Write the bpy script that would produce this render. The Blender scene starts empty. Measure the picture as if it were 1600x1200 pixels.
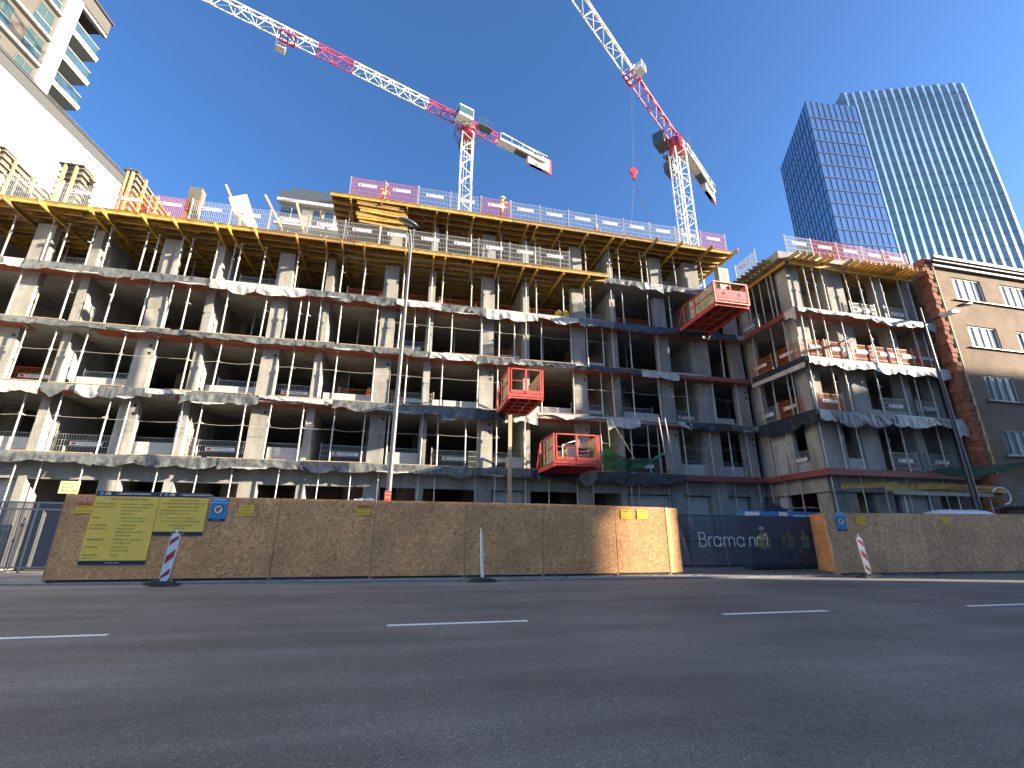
import bpy, math, random
from mathutils import Vector, Matrix, noise
random.seed(11)
S = bpy.context.scene
COL = S.collection
PI = math.pi

# ------------------------------------------------------------------ camera, sky, sun, exposure
CAM_H = 1.4
yaw, pitch, roll = math.radians(12.666), math.radians(18.154), math.radians(0.26)
cy, sy, cp, sp = math.cos(yaw), math.sin(yaw), math.cos(pitch), math.sin(pitch)
fwd = Vector((sy*cp, cy*cp, sp)); rgt = Vector((cy, -sy, 0)); upv = rgt.cross(fwd)
r2 = math.cos(roll)*rgt + math.sin(roll)*upv
u2 = -math.sin(roll)*rgt + math.cos(roll)*upv
camd = bpy.data.cameras.new('camera'); cam = bpy.data.objects.new('camera', camd); COL.objects.link(cam)
camd.sensor_width = 36.0; camd.lens = 732.85/1600*36.0; camd.clip_start = 0.1; camd.clip_end = 3000
M = Matrix.Identity(4)
for i in range(3):
    M[i][0] = r2[i]; M[i][1] = u2[i]; M[i][2] = -fwd[i]
M[0][3] = 0; M[1][3] = 0; M[2][3] = CAM_H
cam.matrix_world = M
S.camera = cam

SUN = Vector((2.8, -1.0, 0.75)).normalized()
sun_el = math.asin(SUN.z); sun_az = math.atan2(SUN.x, SUN.y)
W = bpy.data.worlds.new("World"); S.world = W; W.use_nodes = True
nt = W.node_tree; nt.nodes.clear()
sky = nt.nodes.new('ShaderNodeTexSky'); sky.sky_type = 'NISHITA'; sky.sun_disc = False
sky.sun_elevation = sun_el; sky.sun_rotation = sun_az
sky.altitude = 100; sky.air_density = 1.0; sky.dust_density = 1.2; sky.ozone_density = 6.6
bg = nt.nodes.new('ShaderNodeBackground'); bg.inputs['Strength'].default_value = 0.073
wo = nt.nodes.new('ShaderNodeOutputWorld')
nt.links.new(sky.outputs[0], bg.inputs[0]); nt.links.new(bg.outputs[0], wo.inputs[0])
sl = bpy.data.lights.new('sun', 'SUN'); sl.energy = 4.6; sl.angle = math.radians(0.5); sl.color = (1.0, 0.86, 0.66)
so = bpy.data.objects.new('sun', sl); COL.objects.link(so); so.rotation_euler = SUN.to_track_quat('Z', 'Y').to_euler()
so.location = (60, -30, 60)
S.view_settings.view_transform = 'Standard'; S.view_settings.look = 'None'
S.view_settings.gamma = 1.0; S.view_settings.exposure = 2.2
S.cycles.max_bounces = 6; S.cycles.diffuse_bounces = 3; S.cycles.transparent_max_bounces = 12
S.cycles.glossy_bounces = 3; S.cycles.caustics_reflective = False; S.cycles.caustics_refractive = False

# ------------------------------------------------------------------ materials
MATS = {}
def mat(name, col, rough=0.8, metal=0.0, noise=0.0, nscale=6.0, bump=0.0, bscale=40.0, col2=None, detail=5.0, stretch=None, spec=0.5, alpha=1.0, thr=None):
    if name in MATS: return MATS[name]
    m = bpy.data.materials.new(name); m.use_nodes = True; t = m.node_tree; N = t.nodes; Lk = t.links
    b = N['Principled BSDF']; b.inputs['Roughness'].default_value = rough; b.inputs['Metallic'].default_value = metal
    b.inputs['Specular IOR Level'].default_value = spec
    b.inputs['Base Color'].default_value = (*col, 1)
    if alpha < 1: b.inputs['Alpha'].default_value = alpha
    if noise > 0 or bump > 0:
        tc = N.new('ShaderNodeNewGeometry'); mp = N.new('ShaderNodeMapping')
        Lk.new(tc.outputs['Position'], mp.inputs[0])
        if stretch: mp.inputs['Scale'].default_value = stretch
    if noise > 0:
        nz = N.new('ShaderNodeTexNoise'); nz.inputs['Scale'].default_value = nscale; nz.inputs['Detail'].default_value = detail
        nz.inputs['Roughness'].default_value = 0.65
        Lk.new(mp.outputs[0], nz.inputs['Vector'])
        rp = N.new('ShaderNodeValToRGB')
        c2 = col2 or tuple(max(0, c*(1-noise)) for c in col)
        lo, hi = thr or (0.3, 0.7)
        rp.color_ramp.elements[0].position = lo; rp.color_ramp.elements[1].position = hi
        rp.color_ramp.elements[0].color = (*c2, 1)
        rp.color_ramp.elements[1].color = (*(col if col2 else tuple(min(1, c*(1+noise*0.5)) for c in col)), 1)
        Lk.new(nz.outputs['Fac'], rp.inputs[0]); Lk.new(rp.outputs[0], b.inputs['Base Color'])
    if bump > 0:
        nb = N.new('ShaderNodeTexNoise'); nb.inputs['Scale'].default_value = bscale; nb.inputs['Detail'].default_value = 4
        Lk.new(mp.outputs[0], nb.inputs['Vector'])
        bp = N.new('ShaderNodeBump'); bp.inputs['Strength'].default_value = bump; bp.inputs['Distance'].default_value = 0.02
        Lk.new(nb.outputs['Fac'], bp.inputs['Height']); Lk.new(bp.outputs[0], b.inputs['Normal'])
    MATS[name] = m
    return m
def nodes(m): return m.node_tree.nodes, m.node_tree.links, m.node_tree.nodes['Principled BSDF']

def concrete_mat():
    m = mat('concrete', (0.33, 0.31, 0.27), rough=0.9)
    N, Lk, b = nodes(m)
    g = N.new('ShaderNodeNewGeometry')
    oi = N.new('ShaderNodeObjectInfo')
    n1 = N.new('ShaderNodeTexNoise'); n1.inputs['Scale'].default_value = 1.3; n1.inputs['Detail'].default_value = 8; n1.inputs['Roughness'].default_value = 0.7
    mp = N.new('ShaderNodeMapping'); mp.inputs['Scale'].default_value = (1.0, 1.0, 0.35)
    Lk.new(g.outputs['Position'], mp.inputs[0]); Lk.new(mp.outputs[0], n1.inputs['Vector'])
    r = N.new('ShaderNodeValToRGB'); r.color_ramp.elements[0].position = 0.3; r.color_ramp.elements[1].position = 0.72
    r.color_ramp.elements[0].color = (0.20, 0.19, 0.165, 1); r.color_ramp.elements[1].color = (0.45, 0.425, 0.37, 1)
    Lk.new(n1.outputs['Fac'], r.inputs[0])
    # formwork board joints: every 1.25 m in height a thin darker line
    sx = N.new('ShaderNodeSeparateXYZ'); Lk.new(g.outputs['Position'], sx.inputs[0])
    md = N.new('ShaderNodeMath'); md.operation = 'PINGPONG'; md.inputs[1].default_value = 0.475; Lk.new(sx.outputs['Z'], md.inputs[0])
    lt = N.new('ShaderNodeMath'); lt.operation = 'LESS_THAN'; lt.inputs[1].default_value = 0.011; Lk.new(md.outputs[0], lt.inputs[0])
    # small pits
    n2 = N.new('ShaderNodeTexNoise'); n2.inputs['Scale'].default_value = 22; n2.inputs['Detail'].default_value = 3
    Lk.new(g.outputs['Position'], n2.inputs['Vector'])
    r3 = N.new('ShaderNodeMapRange'); r3.inputs['From Min'].default_value = 0.3; r3.inputs['From Max'].default_value = 0.42; r3.inputs['To Min'].default_value = 0.72; r3.inputs['To Max'].default_value = 1.0
    Lk.new(n2.outputs['Fac'], r3.inputs[0])
    # per piece tone
    ob = N.new('ShaderNodeMapRange'); ob.inputs['To Min'].default_value = 0.86; ob.inputs['To Max'].default_value = 1.12; Lk.new(oi.outputs['Random'], ob.inputs[0])
    m1 = N.new('ShaderNodeMath'); m1.operation = 'MULTIPLY'; Lk.new(r3.outputs[0], m1.inputs[0]); Lk.new(ob.outputs[0], m1.inputs[1])
    m2 = N.new('ShaderNodeMath'); m2.operation = 'MULTIPLY_ADD'; Lk.new(lt.outputs[0], m2.inputs[0]); m2.inputs[1].default_value = -0.22; Lk.new(m1.outputs[0], m2.inputs[2])
    mx = N.new('ShaderNodeMix'); mx.data_type = 'RGBA'; mx.blend_type = 'MULTIPLY'; mx.inputs[0].default_value = 1
    cb = N.new('ShaderNodeCombineColor')
    for k in range(3): Lk.new(m2.outputs[0], cb.inputs[k])
    Lk.new(r.outputs[0], mx.inputs[6]); Lk.new(cb.outputs[0], mx.inputs[7]); Lk.new(mx.outputs[2], b.inputs['Base Color'])
    bp = N.new('ShaderNodeBump'); bp.inputs['Strength'].default_value = 0.25; bp.inputs['Distance'].default_value = 0.02
    Lk.new(n2.outputs['Fac'], bp.inputs['Height']); Lk.new(bp.outputs[0], b.inputs['Normal'])
    return m
CONC = concrete_mat()

def osb_mat(name, a, c, d):
    m = mat(name, a, rough=0.75); N, Lk, b = nodes(m)
    g = N.new('ShaderNodeNewGeometry'); oi = N.new('ShaderNodeObjectInfo')
    nw = N.new('ShaderNodeTexNoise'); nw.inputs['Scale'].default_value = 3.0; Lk.new(g.outputs['Position'], nw.inputs['Vector'])
    mxv = N.new('ShaderNodeMix'); mxv.data_type = 'VECTOR'; mxv.inputs[0].default_value = 0.12
    Lk.new(g.outputs['Position'], mxv.inputs[4]); Lk.new(nw.outputs['Color'], mxv.inputs[5])
    fs = []
    for rot, sc in ((0.35, (9, 9, 34)), (1.40, (9, 9, 30)), (2.45, (8, 8, 32))):
        vr = N.new('ShaderNodeVectorRotate'); vr.rotation_type = 'Y_AXIS'; vr.inputs['Angle'].default_value = rot; Lk.new(mxv.outputs[1], vr.inputs['Vector'])
        mp = N.new('ShaderNodeMapping'); mp.inputs['Scale'].default_value = sc
        Lk.new(vr.outputs[0], mp.inputs[0])
        v = N.new('ShaderNodeTexVoronoi'); v.inputs['Scale'].default_value = 1.0; v.inputs['Randomness'].default_value = 1.0; Lk.new(mp.outputs[0], v.inputs['Vector'])
        sp_ = N.new('ShaderNodeSeparateColor'); Lk.new(v.outputs['Color'], sp_.inputs[0]); fs.append(sp_)
    # the flake on top wins: pick between the three layers by their own random depth
    m1 = N.new('ShaderNodeMath'); m1.operation = 'GREATER_THAN'; Lk.new(fs[0].outputs[1], m1.inputs[0]); m1.inputs[1].default_value = 0.6
    mxa = N.new('ShaderNodeMix'); Lk.new(m1.outputs[0], mxa.inputs[0]); Lk.new(fs[0].outputs[0], mxa.inputs[3]); 
    m2 = N.new('ShaderNodeMath'); m2.operation = 'GREATER_THAN'; Lk.new(fs[1].outputs[1], m2.inputs[0]); m2.inputs[1].default_value = 0.45
    mxb = N.new('ShaderNodeMix'); Lk.new(m2.outputs[0], mxb.inputs[0]); Lk.new(fs[2].outputs[0], mxb.inputs[2]); Lk.new(fs[1].outputs[0], mxb.inputs[3]); Lk.new(mxb.outputs[0], mxa.inputs[2])
    rp = N.new('ShaderNodeValToRGB'); e = rp.color_ramp.elements
    e[0].position = 0.05; e[0].color = (*d, 1); e[1].position = 0.98; e[1].color = (*c, 1)
    k = e.new(0.25); k.color = (*a, 1); k = e.new(0.75); k.color = tuple(x*1.12 for x in a)+(1,)
    Lk.new(mxa.outputs[0], rp.inputs[0])
    # weather blotches
    nb = N.new('ShaderNodeTexNoise'); nb.inputs['Scale'].default_value = 0.9; nb.inputs['Detail'].default_value = 6; Lk.new(g.outputs['Position'], nb.inputs['Vector'])
    mr = N.new('ShaderNodeMapRange'); mr.inputs['From Min'].default_value = 0.3; mr.inputs['From Max'].default_value = 0.7; mr.inputs['To Min'].default_value = 0.78; mr.inputs['To Max'].default_value = 1.12
    Lk.new(nb.outputs['Fac'], mr.inputs[0])
    ob = N.new('ShaderNodeMapRange'); ob.inputs['To Min'].default_value = 0.9; ob.inputs['To Max'].default_value = 1.1; Lk.new(oi.outputs['Random'], ob.inputs[0])
    mm = N.new('ShaderNodeMath'); mm.operation = 'MULTIPLY'; Lk.new(mr.outputs[0], mm.inputs[0]); Lk.new(ob.outputs[0], mm.inputs[1])
    vm = N.new('ShaderNodeVectorMath'); vm.operation = 'SCALE'; Lk.new(rp.outputs[0], vm.inputs[0]); Lk.new(mm.outputs[0], vm.inputs['Scale'])
    Lk.new(vm.outputs[0], b.inputs['Base Color'])
    return m
OSB = osb_mat('osb_board', (0.62, 0.30, 0.115), (0.84, 0.49, 0.22), (0.42, 0.185, 0.07))
OSB2 = osb_mat('osb_board_grey', (0.64, 0.37, 0.185), (0.90, 0.61, 0.35), (0.45, 0.24, 0.11))

def asphalt_mat():
    m = mat('asphalt', (0.05, 0.052, 0.056), rough=0.82, spec=0.3); N, Lk, b = nodes(m)
    g = N.new('ShaderNodeNewGeometry')
    mp = N.new('ShaderNodeMapping'); mp.inputs['Scale'].default_value = (0.10, 0.9, 1); Lk.new(g.outputs['Position'], mp.inputs[0])
    n1 = N.new('ShaderNodeTexNoise'); n1.inputs['Scale'].default_value = 1.2; n1.inputs['Detail'].default_value = 7; n1.inputs['Roughness'].default_value = 0.62; Lk.new(mp.outputs[0], n1.inputs['Vector'])
    r1 = N.new('ShaderNodeValToRGB'); e = r1.color_ramp.elements
    e[0].position = 0.3; e[0].color = (0.125, 0.114, 0.099, 1); e[1].position = 0.75; e[1].color = (0.225, 0.207, 0.182, 1)
    Lk.new(n1.outputs['Fac'], r1.inputs[0])
    # aggregate speckle
    v = N.new('ShaderNodeTexVoronoi'); v.inputs['Scale'].default_value = 105; Lk.new(g.outputs['Position'], v.inputs['Vector'])
    sc = N.new('ShaderNodeSeparateColor'); Lk.new(v.outputs['Color'], sc.inputs[0])
    mr = N.new('ShaderNodeMapRange'); mr.inputs['From Min'].default_value = 0.0; mr.inputs['From Max'].default_value = 1.0; mr.inputs['To Min'].default_value = 0.6; mr.inputs['To Max'].default_value = 1.4
    Lk.new(sc.outputs[0], mr.inputs[0])
    gt = N.new('ShaderNodeMath'); gt.operation = 'GREATER_THAN'; gt.inputs[1].default_value = 0.985; Lk.new(sc.outputs[1], gt.inputs[0])
    ma = N.new('ShaderNodeMath'); ma.operation = 'MULTIPLY_ADD'; ma.inputs[1].default_value = 1.5; Lk.new(gt.outputs[0], ma.inputs[0]); Lk.new(mr.outputs[0], ma.inputs[2])
    # wide dusty wheel tracks
    w = N.new('ShaderNodeTexNoise'); w.inputs['Scale'].default_value = 0.35; w.inputs['Detail'].default_value = 3; Lk.new(g.outputs['Position'], w.inputs['Vector'])
    w2 = N.new('ShaderNodeMapRange'); w2.inputs['From Min'].default_value = 0.35; w2.inputs['From Max'].default_value = 0.65; w2.inputs['To Min'].default_value = 0.85; w2.inputs['To Max'].default_value = 1.15; Lk.new(w.outputs['Fac'], w2.inputs[0])
    mm = N.new('ShaderNodeMath'); mm.operation = 'MULTIPLY'; Lk.new(ma.outputs[0], mm.inputs[0]); Lk.new(w2.outputs[0], mm.inputs[1])
    vm = N.new('ShaderNodeVectorMath'); vm.operation = 'SCALE'; Lk.new(r1.outputs[0], vm.inputs[0]); Lk.new(mm.outputs[0], vm.inputs['Scale'])
    sy_ = N.new('ShaderNodeSeparateXYZ'); Lk.new(g.outputs['Position'], sy_.inputs[0])
    dm = N.new('ShaderNodeMapRange'); dm.inputs['From Min'].default_value = 14.2; dm.inputs['From Max'].default_value = 16.9; dm.inputs['To Max'].default_value = 0.8; Lk.new(sy_.outputs['Y'], dm.inputs[0])
    dn = N.new('ShaderNodeMath'); dn.operation = 'MULTIPLY'; Lk.new(dm.outputs[0], dn.inputs[0]); Lk.new(n1.outputs['Fac'], dn.inputs[1])
    mxd = N.new('ShaderNodeMix'); mxd.data_type = 'RGBA'; Lk.new(dn.outputs[0], mxd.inputs[0]); Lk.new(vm.outputs[0], mxd.inputs[6]); mxd.inputs[7].default_value = (0.33, 0.32, 0.30, 1)
    # hairline cracks
    cv = N.new('ShaderNodeTexVoronoi'); cv.feature = 'DISTANCE_TO_EDGE'; cv.inputs['Scale'].default_value = 0.16
    cw = N.new('ShaderNodeTexNoise'); cw.inputs['Scale'].default_value = 1.3; cw.inputs['Detail'].default_value = 6; Lk.new(g.outputs['Position'], cw.inputs['Vector'])
    cm = N.new('ShaderNodeMix'); cm.data_type = 'VECTOR'; cm.inputs[0].default_value = 0.22; Lk.new(g.outputs['Position'], cm.inputs[4]); 
    cs = N.new('ShaderNodeVectorMath'); cs.operation = 'SCALE'; cs.inputs['Scale'].default_value = 9.0; Lk.new(cw.outputs['Color'], cs.inputs[0]); Lk.new(cs.outputs[0], cm.inputs[5]); Lk.new(cm.outputs[1], cv.inputs['Vector'])
    cl = N.new('ShaderNodeMath'); cl.operation = 'LESS_THAN'; cl.inputs[1].default_value = 0.0009; Lk.new(cv.outputs['Distance'], cl.inputs[0])
    ck = N.new('ShaderNodeMath'); ck.operation = 'MULTIPLY'; ck.inputs[1].default_value = 0.4; Lk.new(cl.outputs[0], ck.inputs[0])
    mxk = N.new('ShaderNodeMix'); mxk.data_type = 'RGBA'; Lk.new(ck.outputs[0], mxk.inputs[0]); Lk.new(mxd.outputs[2], mxk.inputs[6]); mxk.inputs[7].default_value = (0.03, 0.03, 0.03, 1)
    Lk.new(mxk.outputs[2], b.inputs['Base Color'])
    bp = N.new('ShaderNodeBump'); bp.inputs['Strength'].default_value = 0.35; bp.inputs['Distance'].default_value = 0.006
    Lk.new(v.outputs['Distance'], bp.inputs['Height']); Lk.new(bp.outputs[0], b.inputs['Normal'])
    return m
ASPH = asphalt_mat()

def tarp_mat(name, col, col2, rough):
    m = mat(name, col, rough=rough, noise=0.5, nscale=5.0, col2=col2, bump=0.9, bscale=7.0, stretch=(1, 1, 0.5), spec=0.6)
    return m
T_GREY = tarp_mat('sheeting_grey', (0.19, 0.20, 0.185), (0.03, 0.034, 0.036), 0.42)
T_DARK = tarp_mat('sheeting_dark', (0.035, 0.042, 0.058), (0.016, 0.020, 0.030), 0.4)
T_WHITE = tarp_mat('sheeting_white', (0.58, 0.56, 0.50), (0.30, 0.30, 0.29), 0.5)
STEEL = mat('galvanised_steel', (0.46, 0.45, 0.41), rough=0.5, metal=0.15, noise=0.25, nscale=14)
STEELD = mat('weathered_steel', (0.36, 0.36, 0.36), rough=0.55, metal=0.3, noise=0.3, nscale=10)
RUST = mat('rusty_steel', (0.36, 0.14, 0.07), rough=0.7, noise=0.4, nscale=9)
YEL = mat('yellow_timber', (0.60, 0.37, 0.07), rough=0.65, noise=0.45, nscale=3.0, stretch=(1, 1, 1))
def vary(m, lo, hi, tint=None):
    N, Lk, b = nodes(m); oi = N.new('ShaderNodeObjectInfo'); mr = N.new('ShaderNodeMapRange'); mr.inputs['To Min'].default_value = lo; mr.inputs['To Max'].default_value = hi
    Lk.new(oi.outputs['Random'], mr.inputs[0]); src = b.inputs['Base Color'].links[0].from_socket
    mx = N.new('ShaderNodeMix'); mx.data_type = 'RGBA'; Lk.new(mr.outputs[0], mx.inputs[0]); Lk.new(src, mx.inputs[6]); mx.inputs[7].default_value = (*tint, 1); Lk.new(mx.outputs[2], b.inputs['Base Color'])
vary(YEL, -0.25, 0.85, (0.23, 0.13, 0.055))
WOOD = mat('raw_timber', (0.48, 0.34, 0.20), rough=0.8, noise=0.35, nscale=5, stretch=(1, 1, 0.3))
PLYB = mat('brown_plywood', (0.15, 0.075, 0.038), rough=0.6, noise=0.4, nscale=2)
PLYR = mat('red_film_plywood', (0.36, 0.10, 0.055), rough=0.5, noise=0.3, nscale=1.5)
REDB = mat('red_edge_board', (0.30, 0.075, 0.065), rough=0.5, noise=0.25, nscale=2)
ORANGE = mat('orange_mesh_paint', (0.72, 0.15, 0.03), rough=0.5)
GREYM = mat('grey_mesh_steel', (0.50, 0.50, 0.47), rough=0.45, metal=0.3)
PLATE = mat('white_sign_plate', (0.85, 0.84, 0.80), rough=0.5)
INK = mat('dark_lettering', (0.02, 0.02, 0.025), rough=0.6)
REDI = mat('red_emblem', (0.60, 0.05, 0.05), rough=0.6)
REDP = mat('red_platform_paint', (0.66, 0.085, 0.06), rough=0.55, noise=0.45, nscale=6)
CRED = mat('crane_red', (0.50, 0.035, 0.07), rough=0.4)
CWHITE = mat('crane_white', (0.78, 0.77, 0.72), rough=0.45)
CGREY = mat('crane_dark_grey', (0.10, 0.11, 0.11), rough=0.5)
BALL = mat('ballast_concrete', (0.50, 0.49, 0.44), rough=0.9, noise=0.2, nscale=1.2)
DGLASS = mat('cab_glass', (0.05, 0.10, 0.10), rough=0.1, spec=0.8)
BLOCK = mat('aerated_block', (0.52, 0.50, 0.46), rough=0.95, noise=0.15, nscale=3)
BLACK = mat('black_rubber', (0.02, 0.02, 0.02), rough=0.7)

# ------------------------------------------------------------------ mesh building
class MB:
    def __init__(s): s.v = []; s.f = []; s.m = []; s.s = []
    def add(s, vs, fs, mi=0, smooth=False):
        b = len(s.v); s.v += [tuple(v) for v in vs]
        for f in fs: s.f.append([b+i for i in f]); s.m.append(mi); s.s.append(smooth)
        return s
    def box(s, a, b, mi=0):
        x0, y0, z0 = a; x1, y1, z1 = b
        if x0 > x1: x0, x1 = x1, x0
        if y0 > y1: y0, y1 = y1, y0
        if z0 > z1: z0, z1 = z1, z0
        return s.add([(x0,y0,z0),(x1,y0,z0),(x1,y1,z0),(x0,y1,z0),(x0,y0,z1),(x1,y0,z1),(x1,y1,z1),(x0,y1,z1)],
              [(0,3,2,1),(4,5,6,7),(0,1,5,4),(1,2,6,5),(2,3,7,6),(3,0,4,7)], mi)
    def bar(s, p, q, w, h=None, mi=0, up=None):
        p = Vector(p); q = Vector(q); h = h or w; d = (q-p)
        if d.length < 1e-6: return s
        d.normalize(); up = Vector(up) if up else (Vector((0,0,1)) if abs(d.z) < 0.95 else Vector((0,1,0)))
        a = d.cross(up).normalized()*(w/2); c = a.cross(d).normalized()*(h/2)
        vs = [p-a-c, p+a-c, p+a+c, p-a+c, q-a-c, q+a-c, q+a+c, q-a+c]
        return s.add(vs, [(0,3,2,1),(4,5,6,7),(0,1,5,4),(1,2,6,5),(2,3,7,6),(3,0,4,7)], mi)
    def tube(s, p, q, r, n=8, r2=None, mi=0):
        p = Vector(p); q = Vector(q); d = (q-p).normalized(); r2 = r if r2 is None else r2
        up = Vector((0,0,1)) if abs(d.z) < 0.95 else Vector((1,0,0))
        a = d.cross(up).normalized(); c = d.cross(a)
        vs = []
        for (o, rr) in ((p, r), (q, r2)):
            for i in range(n):
                t = 2*PI*i/n; vs.append(o + a*math.cos(t)*rr + c*math.sin(t)*rr)
        s.add(vs, [(i, (i+1) % n, n+(i+1) % n, n+i) for i in range(n)], mi, True)
        s.add(vs[:n], [tuple(range(n))], mi); s.add(vs[n:], [tuple(reversed(range(n)))], mi)
        return s
    def path(s, pts, r, n=6, mi=0):
        for a, b in zip(pts[:-1], pts[1:]): s.tube(a, b, r, n, mi=mi)
        return s
    def prism(s, pts, z0, z1, mi=0):       # vertical prism over a footprint, counter-clockwise
        n = len(pts); vs = [(x, y, z0) for x, y in pts] + [(x, y, z1) for x, y in pts]
        fs = [(i, (i+1) % n, n+(i+1) % n, n+i) for i in range(n)] + [tuple(reversed(range(n))), tuple(range(n, 2*n))]
        return s.add(vs, fs, mi)
    def grid(s, fn, nu, nv, mi=0, smooth=True):
        vs = [fn(i/nu, j/nv) for j in range(nv+1) for i in range(nu+1)]
        w = nu+1
        fs = [(j*w+i, j*w+i+1, (j+1)*w+i+1, (j+1)*w+i) for j in range(nv) for i in range(nu)]
        return s.add(vs, fs, mi, smooth)
    def lathe(s, prof, c, n=16, mi=0, sx=1, sy=1):
        vs = []; cx, cy_, cz = c
        for (r, z) in prof:
            for i in range(n):
                t = 2*PI*i/n; vs.append((cx+r*sx*math.cos(t), cy_+r*sy*math.sin(t), cz+z))
        fs = [(j*n+i, j*n+(i+1) % n, (j+1)*n+(i+1) % n, (j+1)*n+i) for j in range(len(prof)-1) for i in range(n)]
        s.add(vs, fs, mi, True)
        s.add(vs[:n], [tuple(reversed(range(n)))], mi); s.add(vs[-n:], [tuple(range(n))], mi)
        return s
    def merge(s, o, mtx=None, mi=None):
        vs = [tuple(mtx @ Vector(v)) for v in o.v] if mtx else o.v
        b = len(s.v); s.v += vs
        for f, m, sm in zip(o.f, o.m, o.s): s.f.append([b+i for i in f]); s.m.append(m if mi is None else mi); s.s.append(sm)
        return s
    def bounds(s):
        xs, ys, zs = zip(*s.v); return (min(xs), min(ys), min(zs)), (max(xs), max(ys), max(zs))
    def mesh(s, name, mats, off=(0,0,0)):
        me = bpy.data.meshes.new(name)
        me.from_pydata([(x-off[0], y-off[1], z-off[2]) for x, y, z in s.v], [], s.f)
        for m in (mats if isinstance(mats, (list, tuple)) else [mats]): me.materials.append(m)
        me.polygons.foreach_set('material_index', s.m); me.polygons.foreach_set('use_smooth', s.s); me.update()
        return me

def tag(o, label=None, cat=None, group=None, kind=None):
    if label:
        o['label'] = label
        if len(label.replace(',',' ').split()) > 16: print('LONG', label)
    if cat: o['category'] = cat
    if group: o['group'] = group
    if kind: o['kind'] = kind
    return o
def empty(name, loc, label, cat, group=None, rz=0, rot=None):
    o = bpy.data.objects.new(name, None); COL.objects.link(o); o.location = loc
    o.rotation_euler = rot or (0, 0, rz); o.empty_display_size = 0.2
    return tag(o, label, cat, group)
def part(name, mb, mats, parent, world=True, label=None, base=None):
    off = tuple(base if base is not None else parent.location) if world else (0, 0, 0)
    o = bpy.data.objects.new(name, mb.mesh(name, mats, off)); COL.objects.link(o); o.parent = parent
    if label: o['label'] = label
    return o
def one(name, mb, mats, label, cat, group=None):
    a, b = mb.bounds(); c = ((a[0]+b[0])/2, (a[1]+b[1])/2, a[2])
    o = bpy.data.objects.new(name, mb.mesh(name, mats, c)); COL.objects.link(o); o.location = c
    return tag(o, label, cat, group)
def struct(name, mb, mats):
    o = bpy.data.objects.new(name, mb.mesh(name, mats)); COL.objects.link(o); o['kind'] = 'structure'
    return o
def dup(root, loc, label=None, rot=None, group=None):
    r = root.copy(); COL.objects.link(r); r.location = loc
    if rot is not None: r.rotation_euler = rot
    if label: r['label'] = label
    if group: r['group'] = group
    for ch in list(root.children):
        c = ch.copy(); COL.objects.link(c); c.parent = r
        for g in list(ch.children):
            d = g.copy(); COL.objects.link(d); d.parent = c
    return r
ORD = ['', 'first', 'second', 'third', 'fourth', 'fifth', 'sixth', 'seventh', 'eighth', 'ninth', 'tenth', 'eleventh', 'twelfth', 'thirteenth', 'fourteenth', 'fifteenth', 'sixteenth', 'seventeenth', 'eighteenth', 'nineteenth', 'twentieth']
def nth(i):
    if i <= 20: return ORD[i]
    if i < 30: return 'twenty-' + ORD[i-20]
    if i == 30: return 'thirtieth'
    if i < 40: return 'thirty-' + ORD[i-30]
    return 'fortieth' if i == 40 else ('forty-' + ORD[i-40] if i < 50 else 'fiftieth')
STOREY = {1: 'ground storey', 2: 'second storey', 3: 'third storey', 4: 'fourth storey', 5: 'fifth storey', 6: 'top storey'}

def text_mb(body, size, mtx, mi=0, align='LEFT', thin=0.0, ext=0.0):
    cu = bpy.data.curves.new('lettering', 'FONT'); cu.body = body; cu.size = size; cu.align_x = align; cu.align_y = 'CENTER'
    cu.offset = thin; cu.extrude = ext; cu.resolution_u = 3
    o = bpy.data.objects.new('lettering', cu); COL.objects.link(o)
    dg = bpy.context.evaluated_depsgraph_get(); me = bpy.data.meshes.new_from_object(o.evaluated_get(dg))
    mb = MB(); mb.add([mtx @ v.co for v in me.vertices], [tuple(p.vertices) for p in me.polygons], mi)
    bpy.data.objects.remove(o); bpy.data.curves.remove(cu); bpy.data.meshes.remove(me)
    return mb
def front(x, y, z):     # text frame: reads along +X, faces -Y
    return Matrix(((1,0,0,x),(0,0,-1,y),(0,1,0,z),(0,0,0,1)))

# ------------------------------------------------------------------ ground, road, pavement
LV = {1: 0.1, 2: 4.6, 3: 7.52, 4: 10.37, 5: 13.17, 6: 15.95, 7: 18.75}
g = MB(); g.box((-900, -900, -0.6), (900, 900, -0.03)); struct('ground', g, mat('bare_earth', (0.20, 0.18, 0.15), rough=0.95, noise=0.3, nscale=0.6))
g = MB(); g.add([(-260,-3,0),(260,-3,0),(260,16.25,0),(15.8,16.55,0),(3.8,16.8,0),(-11,17.6,0),(-20,18.4,0),(-260,18.4,0)], [tuple(range(8))])
road = struct('road', g, ASPH)
PAVE = mat('dusty_paving', (0.27, 0.27, 0.26), rough=0.9, noise=0.5, nscale=1.8, stretch=(0.4, 1.2, 1), bump=0.3, bscale=30, detail=8)
g = MB(); kz = 0.05
edge = [(-260,18.4),(-20,18.4),(-11,17.6),(3.8,16.8),(15.8,16.55),(260,16.25)]
vs = []
for x, y in edge: vs += [(x, y, -0.02), (x, y, kz), (x, 40, kz)]
fs = []
for i in range(len(edge)-1):
    a = 3*i; fs += [(a, a+3, a+4, a+1), (a+1, a+4, a+5, a+2)]
g.add(vs, fs); pav = struct('pavement', g, PAVE)
g = MB()
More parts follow.
